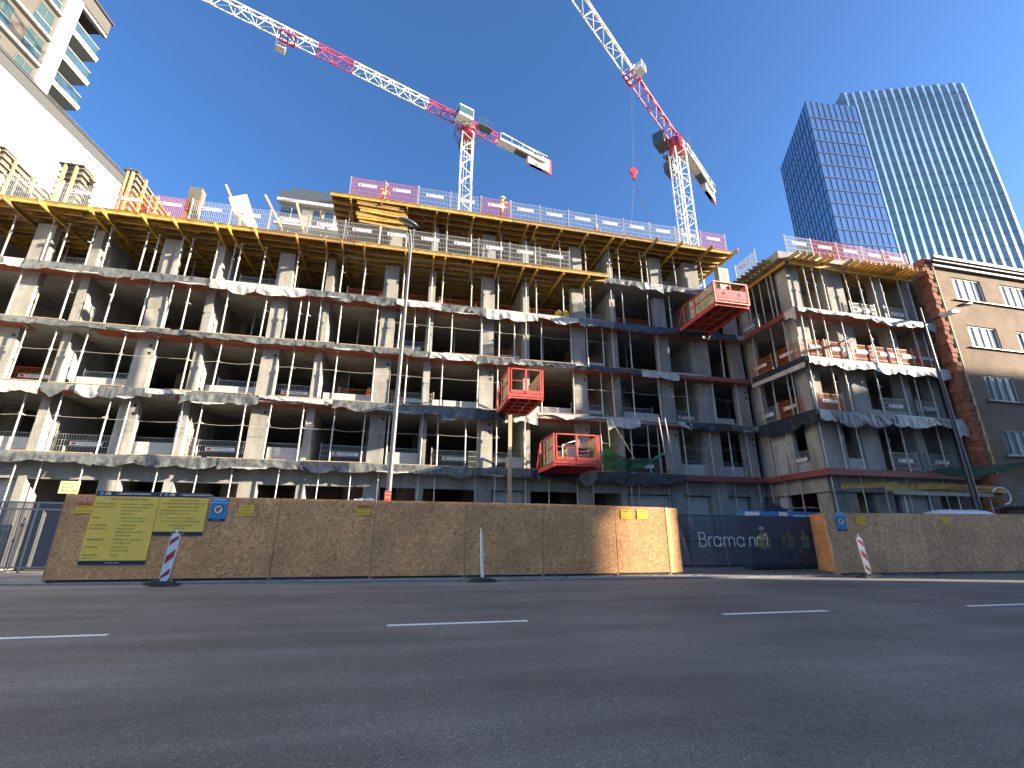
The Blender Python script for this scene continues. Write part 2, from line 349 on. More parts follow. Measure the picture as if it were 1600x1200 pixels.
for i in range(len(edge)-1):
    (xa, ya), (xb, yb) = edge[i], edge[i+1]
    if xb < -60 or xa > 90: continue
    L = math.hypot(xb-xa, yb-ya); n = max(1, int(min(L, 90)/1.0))
    for k in range(n):
        t0, t1 = k/L, (k+0.985)/L
        if i == 0: t0 = 1-t0; t1 = 1-t1
        p = (xa+(xb-xa)*t0, ya+(yb-ya)*t0+0.06, 0.03+random.uniform(-.006,.006)); q = (xa+(xb-xa)*t1, ya+(yb-ya)*t1+0.06, 0.03+random.uniform(-.006,.006))
        g.bar(p, q, 0.13, 0.07)
kerb = struct('kerb', g, mat('kerb_stone', (0.24, 0.24, 0.235), rough=0.9, noise=0.35, nscale=4))
g = MB(); g.box((-260, -12, -0.02), (260, -3, 0.13)); struct('near_pavement', g, PAVE)
# lane dashes, worn white paint
LP = mat('lane_paint', (0.86, 0.85, 0.80), rough=0.7, noise=0.35, nscale=16, detail=8, col2=(0.26, 0.255, 0.24), thr=(0.32, 0.43))
for x in (-18.1, -11.9, -5.7+0.2, -0.11, 6.26, 12.43, 18.7, 24.9, 31.1):
    if x == -5.5: x0, x1 = -6.6, -4.15
    else: x0, x1 = x, x+2.42
    g = MB(); g.box((x0, 8.87, 0.0005), (x1, 9.0, 0.004)); part('lane_dash', g, LP, road)
# debris line along the hoarding foot
g = MB()
for i in range(150):
    x = random.uniform(-10.5, 30); y = (17.85 if x < 11 else 16.6 if x > 17 else 17.4)+random.uniform(-0.35, 0.05); r = random.uniform(.015, .05)
    g.box((x-r*random.uniform(1,2.5), y-r, kz), (x+r, y+r, kz+r*0.8))
o = struct('rubble', g, mat('rubble_grit', (0.17, 0.16, 0.15), rough=0.95, noise=0.3, nscale=8)); o['kind'] = 'stuff'; o['label'] = 'small stones and grit along the foot of the hoarding'; o['category'] = 'rubble'

# street blocks on the near side of the road, behind the photographer: they cast the shade over the road
def street_block(x0, x1, h, yb, label):
    e = empty('street_building', ((x0+x1)/2, -14, 0), label, 'building')
    g = MB(); g.box((x0, yb, 0), (x1, -8, h)); g.box((x0-.1, yb-.2, h), (x1+.1, -7.8, h+0.5))
    part('wall', g, mat('street_render', (0.62, 0.58, 0.52), rough=0.9, noise=0.15, nscale=0.5), e)
    g = MB(); z = 1.2
    while z < h-2:
        x = x0+1.2
        while x < x1-2: g.box((x, -7.98, z), (x+1.6, -7.94, z+1.7)); x += 3.1
        z += 3.1
    o = part('windows', g, mat('street_glass', (0.06, 0.08, 0.10), rough=0.08, spec=0.8), e); o['kind'] = 'stuff'
SHADE = [(20, 81.0, 21.8, -24), (101.5, 260, 29.5, -14.3)]
street_block(*SHADE[0], 'long rendered street block on the near side of the road behind the camera')
street_block(*SHADE[1], 'taller rendered street block beyond the side street on the near side')

# ------------------------------------------------------------------ the concrete shell
shell = empty('unfinished_building', (0, 22.6, 0), 'unfinished six storey concrete frame building with open floors and a projecting right wing', 'building')
SL = 0.24
XL = -34.0
def slab(z, x0, x1, y0, y1):
    g = MB(); g.box((x0, y0, z-SL), (x1, y1, z)); part('floor_slab', g, CONC, shell)
for k in (2, 3, 4, 5): slab(LV[k], XL, 19.598, 22.6, 36)
for k in (2, 3, 4, 5): slab(LV[k], 19.6, 29.0, 18.6, 36)
slab(LV[6]+0.1, -4.4, 19.3, 22.62, 36)
slab(16.62, 19.35, 28.6, 18.75, 36)           # wing roof slab with deep edge
g = MB(); g.box((19.3, 18.7, 16.2), (20.0, 36, 16.66)); g.box((20.0, 18.7, 16.36), (28.3, 19.1, 16.66)); part('roof_edge_beam', g, CONC, shell)
wide = [(-12.45+5.3*k, -11.70+5.3*k) for k in range(-3, 7)]
narrow = [(-15.36+5.3*k, -15.01+5.3*k) for k in range(-3, 7)]
TOPZ = {1: LV[2], 2: LV[3], 3: LV[4], 4: LV[5], 5: 15.45, 6: 18.3}
def holes(g, x, y, z, mi):
    g.tube((x, y-0.004, z), (x, y+0.05, z), 0.075, 12, mi=mi)
for k in range(1, 7):
    z0 = LV[k]+(0.1 if k == 6 else 0); z1 = TOPZ[k]-(SL if k < 5 else 0)
    for i, (a, b) in enumerate(wide):
        if k == 6 and a < -4.6: continue
        if a > 18: a, b = 18.95, 19.75
        g = MB(); g.box((a, 23.2, z0), (b, 23.55, z1))
        if k in (2, 3):
            for dz in ((0.38,) if i % 3 else (0.38, 0.75)): holes(g, b-0.16, 23.2, z1-dz, 1)
        part('column', g, [CONC, BLACK], shell)
    for i, (a, b) in enumerate(narrow):
        if k == 6 and a < -4.7: continue
        if a > 16: b = a+1.0
        if a > 18: continue
        g = MB(); g.box((a, 23.2, z0), (b, 31.0 if (i+k) % 3 else 26.5, z1)); part('cross_wall', g, CONC, shell)
    # inner partitions facing the street, set back, with dark openings between them
    rs = random.Random(50+k)
    x = XL if k < 6 else -4.4
    while x < 19.0:
        w = rs.choice((0.9, 1.3, 1.9)); 
        if rs.random() < 0.7:
            g = MB(); g.box((x, 27.0+rs.choice((0, 1.6)), z0), (min(x+w, 19), 29.2, z1)); part('inner_wall', g, CONC, shell)
        x += w + rs.choice((1.2, 1.7, 2.4))
    g = MB(); g.box((XL if k < 6 else -4.4, 33.5, z0), (29 if k < 6 else 19, 33.8, z1)); part('rear_wall', g, CONC, shell)
g = MB(); g.box((XL, 22.62, 0), (XL+.3, 36, 15.4)); part('end_wall', g, CONC, shell)
# wing columns
WC = [(20.3, 21.02), (22.85, 24.0), (26.4, 26.95), (28.5, 29.0)]
for k in range(1, 6):
    z0 = LV[k]; z1 = (TOPZ[k]-SL) if k < 5 else 16.38
    for i, (a, b) in enumerate(WC):
        g = MB()
        if i == 0: g.box((20.15, 19.25, z0), (20.95 if k > 2 else 21.7, 20.05, z1))
        else: g.box((a, 19.3, z0), (b, 19.9, z1))
        part('column', g, CONC, shell)
    for y in (22.6, 25.8):
        g = MB(); g.box((20.15, y, z0), (20.45, y+0.9, z1)); part('column', g, CONC, shell)
    for a_, b_ in (((24.3, 20.6, z0), (24.55, 33, z1)), ((22.0, 25.0, z0), (24.299, 25.25, z1)), ((26.6, 22.5, z0), (28.69, 22.75, z1))):
        g = MB(); g.box(a_, b_); part('inner_wall', g, CONC, shell)
    g = MB(); g.box((28.7, 19.95, z0), (28.98, 33.5, z1)); part('end_wall', g, CONC, shell)
# ground storey down-stand beams and masonry infill
g = MB()
g.box((XL, 23.204, 3.62), (19.9, 23.5, 4.36)); part('down_stand_beam', g, CONC, shell)
g = MB(); g.box((20.12, 19.16, 3.6), (28.9, 19.248, 4.36)); g.box((20.02, 19.16, 3.6), (20.118, 23.3, 4.36)); part('down_stand_beam', g, CONC, shell)
def blockwall(x0, x1, y0, y1, z0, z1, name='block_wall'):
    g = MB(); bh = 0.25; z = z0; r = 0
    along_x = (x1-x0) > (y1-y0)
    while z < z1-0.05:
        zz = min(z+bh-0.008, z1); t = (x0 if along_x else y0) - (0.3 if r % 2 else 0)
        end = x1 if along_x else y1; st = x0 if along_x else y0
        while t < end-0.02:
            a, b = max(t, st), min(t+0.592, end)
            if b-a > 0.04:
                j = random.uniform(0, .004)
                if along_x: g.box((a, y0+j, z), (b, y1, zz))
                else: g.box((x0+j, a, z), (x1, b, zz))
            t += 0.6
        z += bh; r += 1
    part(name, g, BLOCK, shell)
blockwall(-24, -15.6, 23.55, 23.75, 0.1, 3.6); blockwall(4.3, 6.1, 23.55, 23.75, 0.1, 3.6); blockwall(11.7, 14.0, 23.55, 23.75, 0.1, 3.6)
blockwall(14.8, 16.4, 23.55, 23.75, 0.1, 3.6); blockwall(17.6, 18.9, 23.55, 23.75, 0.1, 3.6)
blockwall(20.2, 20.42, 20.95, 22.5, 4.6, 7.25)
blockwall(24.6, 26.3, 19.5, 19.7, 0.1, 3.6)
blockwall(20.2, 20.42, 22.0, 24.5, 0.1, 3.6)
# low parapets between columns
for (k, xs) in ((2, [(-17.0,-15.5), (-11.7,-9.95), (-6.3,-4.75), (-0.98,0.7), (5.0,6.0), (14.85,16.45)]), (3, [(-14.7,-12.55), (-9.4,-7.2), (-4.2,-1.85), (1.1,3.45), (6.2,8.6), (11.7,13.9), (17.3,18.8)])):
    for a, b in xs:
        h = 0.78 if k == 2 else 0.62
        blockwall(a, b, 23.5, 23.68, LV[k]+0.002, LV[k]+h, 'parapet')
blockwall(21.75, 22.8, 19.35, 19.5, 4.602, 5.3, 'parapet'); blockwall(24.05, 26.35, 19.35, 19.5, 7.522, 8.0, 'parapet'); blockwall(20.2, 20.4, 19.98+.1, 20.9, 4.602, 5.2, 'parapet')
blockwall(17.6, 18.9, 23.5, 23.68, 4.602, 5.3, 'parapet')

# ------------------------------------------------------------------ shoring props
def make_prop(h, label, group, loc):
    e = empty('shoring_prop', loc, label, 'prop', group)
    hc = min(h*0.62, 1.75)
    a = MB(); a.tube((0,0,0.008), (0,0,hc), 0.037, 9); a.box((-.07,-.07,0), (.07,.07,.008)); part('outer_tube', a, STEEL, e, world=False)
    b = MB(); b.tube((0,0,hc), (0,0,h-.008), 0.029, 9); b.box((-.07,-.07,h-.008), (.07,.07,h)); part('inner_tube', b, STEEL, e, world=False)
    c = MB(); c.tube((0,0,hc-.09), (0,0,hc+.05), 0.056, 9); c.bar((-.02,0,hc-.02), (.17,-.03,hc-.06), .022); part('collar', c, STEELD, e, world=False)
    return e
PROTO = {}
def prop(h, loc, label, group):
    key = round(h, 2)
    rot = (random.uniform(-.014,.014), random.uniform(-.016,.016), random.uniform(-2, 2))
    if key not in PROTO:
        e = make_prop(h, label, group, loc); e.rotation_euler = rot; PROTO[key] = e
    else: e = dup(PROTO[key], loc, label, rot, group)
    return e
ROWS = {
 1: [-19.6,-18.1,-16.7,-15.29,-14.42,-12.86,-11.6,-10.25,-8.79,-7.33,-5.5,-3.85,-2.4,-1.21,0.65,1.45,3.37,4.26,5.81,7.03,8.56,9.39,11.42,11.96,13.74,14.8,16.68,17.72,19.19],
 2: [-19.1,-17.5,-15.74,-14.42,-12.63,-11.95,-9.82,-9.04,-7.3,-6.25,-4.83,-3.45,-2.07,-0.94,0.65,1.44,2.8,4.35,5.81,9.99,11.71,12.67,13.3,14.88,16.57,17.69,18.95],
 3: [-19.6,-18.0,-16.58,-15.45,-14.25,-12.75,-11.46,-10.1,-8.84,-7.41,-5.66,-3.67,-1.85,-0.31,1.47,3.31,4.35,6.72,8.56,10.19,10.86,12.03,13.65,15.36,17.15,18.7],
 4: [-19.2,-17.46,-15.47,-13.73,-12.4,-11.38,-10.64,-8.95,-7.29,-5.66,-5.31,-4.72,-3.75,-1.98,-0.85,-0.08,0.66,1.85,3.46,4.39,5.27,5.87,6.77,8.52,9.46,10.45,11.03,12.12,13.88,18.04],
 5: [-21.3,-19.8,-18.38,-16.86,-16.29,-15.2,-14.53,-12.97,-12.56,-11.48,-11.09,-9.92,-9.18,-8.86,-7.74,-6.13,-4.8,-3.96,-2.85,-0.81,0.66,1.24,2.83,4.32,5.88,6.51,8.13,9.41,9.76,11.14,11.87,13.43,14.88],
 6: [-3.98,-2.3,-0.87,0.66,1.33,2.7,4.46,5.94,6.51,7.99,9.62,11.14,11.72,13.23,13.66,15.57,17.44,18.75]}
PB = 15.42; PB7 = 18.27       # undersides of the deck girders
for k, xs in ROWS.items():
    z = LV[k] + (0.1 if k == 6 else 0)
    if k == 1: z = 0.05
    h = (LV[k+1]-SL-0.03-z) if k < 5 else (PB-z if k == 5 else PB7-z)
    if k == 1: h = LV[2]-SL-z
    for i, x in enumerate(xs):
        prop(h, (x, 22.83+random.uniform(-.06,.09), z), 'steel prop at the %s edge of the long front, %s from left' % (STOREY[k], nth(i+1)), 'shoring props holding up the open floors')
for k, y0, xs in ((5, 25.4, [-17.6,-15.9,-13.5,-11.8,-8.2,-6.6,-3.2,-1.6,1.9,3.2,7.2,12.6,16.4]), (6, 25.2, [-3.1,-1.4,1.9,3.2,5.2,7.1,10.4,12.6,16.4,18.2])):
    z = LV[k] + (0.1 if k == 6 else 0); h = PB-z if k == 5 else PB7-z
    for i, x in enumerate(xs):
        prop(h, (x, y0+random.uniform(-.4,.4), z), 'inner prop deeper inside the %s under the beams, %s from left' % (STOREY[k], nth(i+1)), 'inner props under the deck formwork')
for k, y0, xs in ((4, 25.0, [-16.9,-8.4,-3.1,2.2,7.5,12.9]), (3, 25.2, [-3.3,12.6])):
    for i, x in enumerate(xs):
        prop(LV[k+1]-SL-0.03-LV[k], (x, y0, LV[k]), 'single prop deep inside the dark %s, %s from left' % (STOREY[k], nth(i+1)), 'inner props of the lower floors')
FR = {5: [20.98,21.5,22.1,23.75,24.64,25.58,26.2,27.53,28.26], 4: [20.1,20.7,21.56,22.72,24.52,25.93,27.69,28.35,28.8], 3: [20.0,21.35,22.18,24.19,25.85,26.71,27.77,28.75], 2: [19.9,21.0,22.1,23.9,24.9,27.31], 1: [20.0,21.7,23.0,24.4,26.85]}
for k, xs in FR.items():
    z = LV[k] if k > 1 else 0.05; h = (LV[k+1]-SL-0.03-z) if k < 5 else 16.16-z
    for i, x in enumerate(xs):
        prop(h, (x, 18.85, z), 'steel prop on the wing front at the %s, %s from its corner' % (STOREY[k] if k != 5 else 'fifth storey', nth(i+1)), 'props along the front of the right wing')
RT = {5: [22.0,21.5,20.95,20.3,20.0], 4: [22.24,20.7,19.8], 3: [22.3,21.3,20.2,19.9], 2: [22.2,20.9], 1: [22.6,21.7,20.6]}
for k, ys in RT.items():
    z = LV[k] if k > 1 else 0.05; h = (LV[k+1]-SL-0.03-z) if k < 5 else 16.16-z
    for i, y in enumerate(ys):
        prop(h, (19.83, y, z), 'prop on the shaded wing return at the %s, %s from inner corner' % (STOREY[k], nth(i+1)), 'props along the return of the right wing')

# ------------------------------------------------------------------ timber deck formwork on the two upper levels
BEAM = {}
def h20_mesh(L):
    L = round(L, 2)
    if L not in BEAM:
        g = MB(); g.box((-L/2,-.04,0), (L/2,.04,.042)); g.box((-L/2,-.04,.158), (L/2,.04,.2)); g.box((-L/2,-.014,.042), (L/2,.014,.158))
        BEAM[L] = g.mesh('timber_beam', YEL)
    return BEAM[L]
def beam(L, loc, rz, label, group, tilt=0.0):
    o = bpy.data.objects.new('timber_beam', h20_mesh(L)); COL.objects.link(o); o.location = loc; o.rotation_euler = (0, tilt, rz)
    return tag(o, label, 'beam', group)
DK = {6: (15.85, 21.85, -23.0, 10.6), 7: (18.7, 21.9, -4.9, 19.25)}
rb = random.Random(5)
for k, (zt, yf, x0, x1) in DK.items():
    nm = 'lower yellow deck' if k == 6 else 'upper deck'
    n = int(round((x1-x0)/2.5)); w = (x1-x0)/n
    for i in range(n):
        g = MB(); g.box((x0+i*w+.004, yf, zt-.021), (x0+(i+1)*w-.004, 31, zt))
        one('deck_panel', g, PLYB, 'brown plywood decking of the %s, %s panel from left' % (nm, nth(i+1)), 'plywood', 'plywood decking panels')
    for j in range(10):
        y = yf+.06+j*.52; xs = x0; i = 0
        while xs < x1-.5:
            L = 4.9 if (i or j % 2 == 0) else 2.45
            if xs+L > x1: L = x1-xs
            i += 1
            wh = 'along the front edge' if j == 0 else 'in row %s behind the edge' % nth(j)
            beam(L, (xs+L/2, y+(0.1*(i % 2) if j else 0.0), zt-.225-.001*(i % 2)), rb.uniform(-.004,.004), 'yellow joist under the %s %s, %s from left' % (nm, wh, nth(i)), 'timber joists of the deck formwork')
            xs += L+.01
    gx = [-21.3,-19.8,-18.16,-16.66,-14.94,-14.44,-12.84,-11.39,-9.81,-9.06,-7.93,-6.13,-4.85,-3.94,-2.98,-0.82,0.69,1.3,2.79,4.22,5.61,6.26,7.74,9.44] if k == 6 else [-3.93,-2.33,-0.89,0.55,1.28,2.67,4.37,5.79,6.4,7.78,9.43,10.97,11.71,13.59,15.31,17.29,19.0]
    for i, x in enumerate(gx):
        L = 4.9; out = 0.35 if (k == 6 and x < -2) else (0.62 if (k == 7 and x > 12) else 0.05)
        beam(L, (x, yf-out+L/2, zt-.428), PI/2+rb.uniform(-.05,.05), 'timber girder carrying the %s on props, %s from left' % (nm, nth(i+1)), 'girders of the deck formwork')
# the mixed stack of loose beams at the left end of the upper deck
for i in range(6):
    beam(2.45, (-2.3+0.1*(i % 3), 21.97+.09*(i % 2), 18.28-.21*i-.15), rb.uniform(-.08,.08), 'loose yellow beam in the bundle under the upper deck, %s from top' % nth(i+1), 'loose beams in the bundle under the upper deck', tilt=rb.uniform(-.02,.02))
# cantilevered joists round the wing roof
WJ = [20.0,20.49,20.9,21.32,21.91,22.33,23.58,24.01,24.45,24.76,25.12,25.47,25.83,26.1,26.46,26.74,27.01,27.38,27.75,28.07,28.4]
for i, x in enumerate(WJ):
    beam(2.45, (x, 17.95+1.225+rb.uniform(-.08,.1), 16.16), PI/2, 'ochre joist sticking out of the front of the wing roof, %s from the corner' % nth(i+1), 'joists sticking out round the wing roof')
for i in range(12):
    y = 19.3+i*.34
    beam(1.8, (18.72+.9+rb.uniform(-.05,.05), y, 16.0 if False else 16.162), 0, 'joist sticking out over the wing return, %s from corner' % nth(i+1), 'joists sticking out round the wing roof')
beam(8.6, (24.3, 18.78, 15.955), 0, 'long beam resting on the props under the front joists of the wing', 'ledger beams of the wing roof')
beam(4.2, (19.74, 20.9, 15.955), PI/2, 'long beam resting on the props under the return joists of the wing', 'ledger beams of the wing roof')

# red plywood strips of the cantilever formwork
for k in (3, 4, 5):
    ks = 0
    xs = -24.0
    while xs < 19.2:
        w = rb.choice((1.25, 2.5, 2.5)); ks += 1
        xe = min(xs+w, 19.3)
        if rb.random() < 0.93:
            g = MB(); g.box((xs+.005, 22.60, LV[k]-SL-.024), (xe-.005, 23.42, LV[k]-SL-.003))
            one('plywood_panel', g, PLYR, 'red plywood strip under the floor edge above the %s, %s from left' % (STOREY[k-1], nth(ks)), 'plywood', 'red plywood strips under the slab edges')
        xs += w
for k in (3, 4, 5):
    for i, (a, b) in enumerate(((19.65,22.4),(22.4,25.6),(25.6,28.9))):
        g = MB(); g.box((a, 18.60, LV[k]-SL-.024), (b-.01, 19.24, LV[k]-SL-.003))
        one('plywood_panel', g, PLYR, 'red plywood under the wing front above the %s, %s from corner' % (STOREY[k-1], nth(i+1)), 'plywood', 'red plywood strips under the slab edges')
def edge_board(p, q, z, h, label, t=.03):
    g = MB(); g.bar((p[0], p[1], z-h/2), (q[0], q[1], z-h/2), t, h); one('edge_board', g, REDB, label, 'board', 'red boards along slab edges')
edge_board((14.5, 22.575), (19.55, 22.575), LV[2]+.02, .30, 'red edge board at first floor level beside the inner corner')
edge_board((19.575, 22.55), (19.575, 18.6), LV[2]+.02, .30, 'red edge board at first floor level on the return of the wing')
edge_board((19.56, 18.575), (29.0, 18.575), LV[2]+.02, .30, 'long red edge board at first floor level across the wing front')
edge_board((14.8, 22.575), (19.5, 22.575), LV[4]-.02, .25, 'red edge board at third floor level beside the inner corner')
edge_board((19.575, 22.5), (19.575, 18.6), LV[5]-.01, .26, 'red edge board high on the return of the wing')
edge_board((19.575, 22.5), (19.575, 18.6), LV[4]-.27, .06, 'thin red edge board below the dark sheet on the return of the wing')

# ------------------------------------------------------------------ plastic sheeting over the slab edges
def tarp(p, q, z, drops, m, label, seed, out=(0, -1), wav=0.5, lip=True):
    rs = random.Random(seed); p = Vector((p[0], p[1], 0)); q = Vector((q[0], q[1], 0)); L = (q-p).length; d = (q-p)/L
    o = Vector((out[0], out[1], 0)); n = max(8, int(L*13)); nv = 9
    ph = [rs.uniform(0, 6.3) for _ in range(8)]; fr = [rs.uniform(.7, 1.6), rs.uniform(2.2, 4.5), rs.uniform(5, 9), rs.uniform(9, 15)]
    sk = [rs.uniform(-1, 1) for _ in range(4)]
    off0 = rs.uniform(0, 90); straight = wav < .3
    def f(u, v):
        s = u*L
        t = u*(len(drops)-1); i = min(int(t), len(drops)-2); t -= i; dr = (drops[i]*(1-t)+drops[i+1]*t)*(.9 if m is T_WHITE and not straight else 1.05)
        q_ = (s*.62+off0) % 1; dr *= 1+(0 if straight else .30*(4*q_*(1-q_)-.5))
        nz = noise.noise(Vector((s*1.1+off0, 0, 3.3))); n2 = noise.noise(Vector((s*4.5+off0, 0, 7.1)))
        dr *= 1+(.05 if straight else .16)*nz+(.03 if straight else .09)*n2
        cr = noise.ridged_multi_fractal(Vector((s*1.6+off0+v*.7*sk[0], v*1.4, off0)), .9, 2.1, 3, 1.0, 2.0)-1.1
        fold = abs(noise.noise(Vector((s*2.6+v*1.6*sk[1]+off0, v*.5, 1.7))))
        amp = (.02+.10*v)*wav*2
        if v < .15 and lip: off = -.10+ .13*(v/.15); zz = z+.010+.02*abs(nz)
        else:
            off = .03+amp*(.45*cr+1.0*(.5-fold)); off = max(off, .008); zz = z+.012-dr*(v-.15)/.85 if lip else z-dr*v
        ex = (.05*noise.noise(Vector((v*5+off0, 2, 2))) if (u < .01 or u > .99) else 0)
        return p+d*(s+ex)+o*(off+.012)+Vector((0, 0, zz))
    g = MB(); g.grid(f, n, nv)
    return one('sheeting', g, m, label, 'sheeting', 'sheeting hung over the slab edges')
TY = 22.58
SEGS = {
 2: [(-24,-17.2,[.34,.36,.3],T_GREY),(-17.2,-12.47,[.3,.36,.33,.42],T_GREY),(-12.47,-7.94,[.4,.36,.42,.38],T_GREY),(-7.9,-4.6,[.4,.36,.3],T_GREY),(-4.6,-2.5,[.34,.5,.36],T_DARK),(-2.5,1.0,[.36,.32,.36],T_GREY),(1.0,3.82,[.34,.42,.36],T_GREY),(3.82,6.0,[.4,.34,.46],T_GREY),(6.0,8.57,[.5,.36,.42],T_DARK),(8.57,9.5,[.45,.6,.4],T_GREY),(9.5,11.91,[.45,.55,.48],T_DARK),(11.91,14.58,[.5,.55,.42,.38],T_DARK)],
 3: [(-24,-19.6,[.5,.5],T_GREY),(-19.6,-17.0,[.5,.5],T_WHITE),(-17.0,-15.14,[.55,.5,.52],T_WHITE),(-15.14,-14.23,[.3,.62,.2],T_GREY),(-13.88,-13.0,[.45,.55,.5],T_WHITE),(-13.0,-11.0,[.5,.45,.3],T_GREY),(-11.3,-9.5,[.22,.25],T_WHITE),(-9.9,-6.75,[.55,.45,.5,.38],T_GREY),(-6.75,-3.57,[.18,.22,.24],T_WHITE),(-3.57,-0.6,[.35,.42,.45],T_GREY),(-0.6,1.51,[.42,.45,.4],T_GREY),(1.51,3.2,[.7,.55,.45],T_GREY),(3.2,4.7,[.5,.4,.6],T_DARK),(4.7,6.43,[.55,.62,.66],T_WHITE),(6.43,8.6,[.14,.1,.3,.18],T_WHITE),(8.6,10.31,[.22,.15,.12],T_WHITE),(10.31,12.17,[.75,.62,.5],T_WHITE),(12.17,15.26,[.1,.12,.1,.5],T_WHITE),(14.9,17.8,[.32,.4,.38],T_DARK),(17.8,19.13,[.35,.42],T_GREY)],
 4: [(-24,-17.86,[.26,.24],T_GREY),(-17.86,-13.37,[.22,.26,.2],T_GREY),(-13.37,-9.52,[.25,.22,.27],T_GREY),(-9.52,-5.08,[.24,.3,.24],T_GREY),(-5.08,-1.9,[.26,.3],T_GREY),(-1.9,0.79,[.24,.3,.26],T_GREY),(0.79,3.19,[.4,.34,.42],T_WHITE),(3.19,5.0,[.42,.3],T_GREY),(5.0,6.82,[.26,.3],T_GREY),(6.82,8.81,[.24,.28],T_DARK),(8.6,9.4,[.1,.16],T_WHITE),(9.2,12.69,[.22,.26,.24],T_DARK),(12.5,14.8,[.46,.46],T_WHITE),(14.8,16.6,[.1,.14],T_WHITE)],
 5: [(-24,-18.0,[.3,.35],T_GREY),(-18.68,-17.3,[.45,.5],T_WHITE),(-17.3,-13.0,[.42,.36,.4,.44],T_GREY),(-13.0,-9.77,[.42,.38,.34],T_GREY),(-9.77,-7.7,[.5,.72,.5],T_WHITE),(-7.7,-5.44,[.5,.66,.4],T_WHITE),(-5.44,-3.0,[.34,.42,.38],T_GREY),(-3.0,-1.08,[.36,.46],T_GREY),(-1.08,1.23,[.42,.38,.5],T_WHITE),(1.23,3.63,[.5,.36,.42],T_GREY),(3.63,6.5,[.62,.68,.55],T_WHITE),(6.5,8.93,[.2,.5,.36],T_WHITE),(8.93,11.07,[.4,.38],T_GREY),(11.07,14.72,[.4,.48,.36],T_DARK),(14.72,19.02,[.4,.42,.46,.36],T_DARK)],
 6: [(10.6,13.2,[.4,.36,.5],T_GREY),(13.2,14.4,[.5,.62],T_WHITE),(14.4,17.2,[.42,.36,.4],T_GREY)]}
CN = {T_GREY.name: 'grey', T_DARK.name: 'black', T_WHITE.name: 'white'}
sd = 0
for k, segs in SEGS.items():
    for i, (a, b, dr, m) in enumerate(segs):
        sd += 1
        fl = {2: 'first floor', 3: 'second floor', 4: 'third floor', 5: 'fourth floor', 6: 'fifth floor'}[k]
        tarp((a, TY), (b, TY), LV[k]+(.1 if k == 6 else 0), dr, m, '%s plastic sheet over the %s edge of the long front, %s from left' % (CN[m.name], fl, nth(i+1)), sd)
        if m is T_GREY and rb.random() < .55:       # pale torn lower hem turned outwards
            w = (b-a)*rb.uniform(.2, .5); s = rb.uniform(a, b-w); dd = dr[0]*.85
            tarp((s, TY-.05), (s+w, TY-.05), LV[k]+(.1 if k == 6 else 0)-dd, [.05, .1, .05], T_WHITE, 'pale torn hem at the %s edge, below the %s sheet from left' % (fl, nth(i+1)), sd+500, wav=.4, lip=False)
WY = 18.58
WSEG = {5: [(19.69,22.0,[.3,.24,.3],T_WHITE),(22.0,25.0,[.25,.3,.35],T_WHITE),(25.0,29.0,[.4,.5,.42,.55],T_WHITE)], 4: [(19.75,22.6,[.5,.55],T_WHITE),(22.6,26.0,[.5,.58,.62],T_WHITE),(26.0,29.0,[.6,.62,.7],T_WHITE)], 3: [(19.7,20.4,[.7,.55],T_WHITE),(20.4,22.4,[.6,.75,.7],T_GREY),(22.4,24.5,[.7,.62,.5],T_GREY),(24.2,26.9,[.62,.7,.6],T_WHITE),(26.5,28.4,[.4,.5],T_GREY),(28.0,29.05,[1.0,1.1],T_WHITE)]}
for k, segs in WSEG.items():
    for i, (a, b, dr, m) in enumerate(segs):
        sd += 1
        tarp((a, WY), (b, WY), LV[k], dr, m, '%s sheet over the wing front above the %s, %s from corner' % (CN[m.name], STOREY[k-1], nth(i+1)), sd)
tarp((19.57, 22.4), (19.57, 18.55), LV[4], [.42, .5, .48], T_DARK, 'black sheet on the return of the wing above a white hem', 901, out=(-1, 0), wav=.25)
tarp((19.50, 22.4), (19.50, 18.55), LV[4]-.36, [.2, .24, .26], T_WHITE, 'straight white hem under the black sheet on the return of the wing', 902, out=(-1, 0), wav=.12, lip=False)
tarp((19.57, 22.5), (19.57, 18.55), LV[3], [.55, .7, .62], T_DARK, 'lower black sheet on the return of the wing', 903, out=(-1, 0), wav=.35)
tarp((19.57, 19.3), (19.57, 18.55), LV[5], [.5, .75], T_WHITE, 'white sheet wrapped round the upper corner of the wing', 904, out=(-1, 0), wav=.4)

# ------------------------------------------------------------------ mesh safety barriers with maker's plates
def barrier_proto(m, name, w=1.76, h=1.12):
    e = empty('safety_barrier', (0, 0, 0), 'x', 'barrier')
    g = MB(); n = int(w/.08)
    for i in range(n+1):
        x = -w/2+w*i/n; g.box((x-.005, -.005, .04), (x+.005, .005, h))
    for z in (.05, .32, .60, .86, h): g.box((-w/2, -.014, z-.009), (w/2, .0, z+.009))
    part('mesh_panel', g, m, e, world=False)
    g = MB(); g.box((-.47, -.03, .64), (.47, -.016, .80))
    t = text_mb('FORBUILD', .118, front(-.23, -.0318, .72), 1); g.merge(t)
    g.box((-.41, -.0318, .67), (-.29, -.031, .77), 2)
    part('sign_plate', g, [PLATE, INK, REDI], e, world=False)
    for s in (-1, 1):
        g = MB(); g.box((s*w/2-.02, -.005, 0), (s*w/2+.02, .035, h+.12)); part('post', g, STEEL, e, world=False)
    return e
BG = barrier_proto(GREYM, 'grey'); BO = barrier_proto(ORANGE, 'orange')
used = {}
def barrier(kind, loc, rz, label, tilt=0, ry=0):
    src = BG if kind == 'g' else BO
    if src.name not in used: used[src.name] = 1; o = src; o.location = loc
    else: o = dup(src, loc)
    o.rotation_euler = (tilt, ry, rz); o['label'] = label; o['group'] = 'mesh safety barriers on the floor edges'
    return o
KN = {'g': 'grey', 'o': 'orange'}
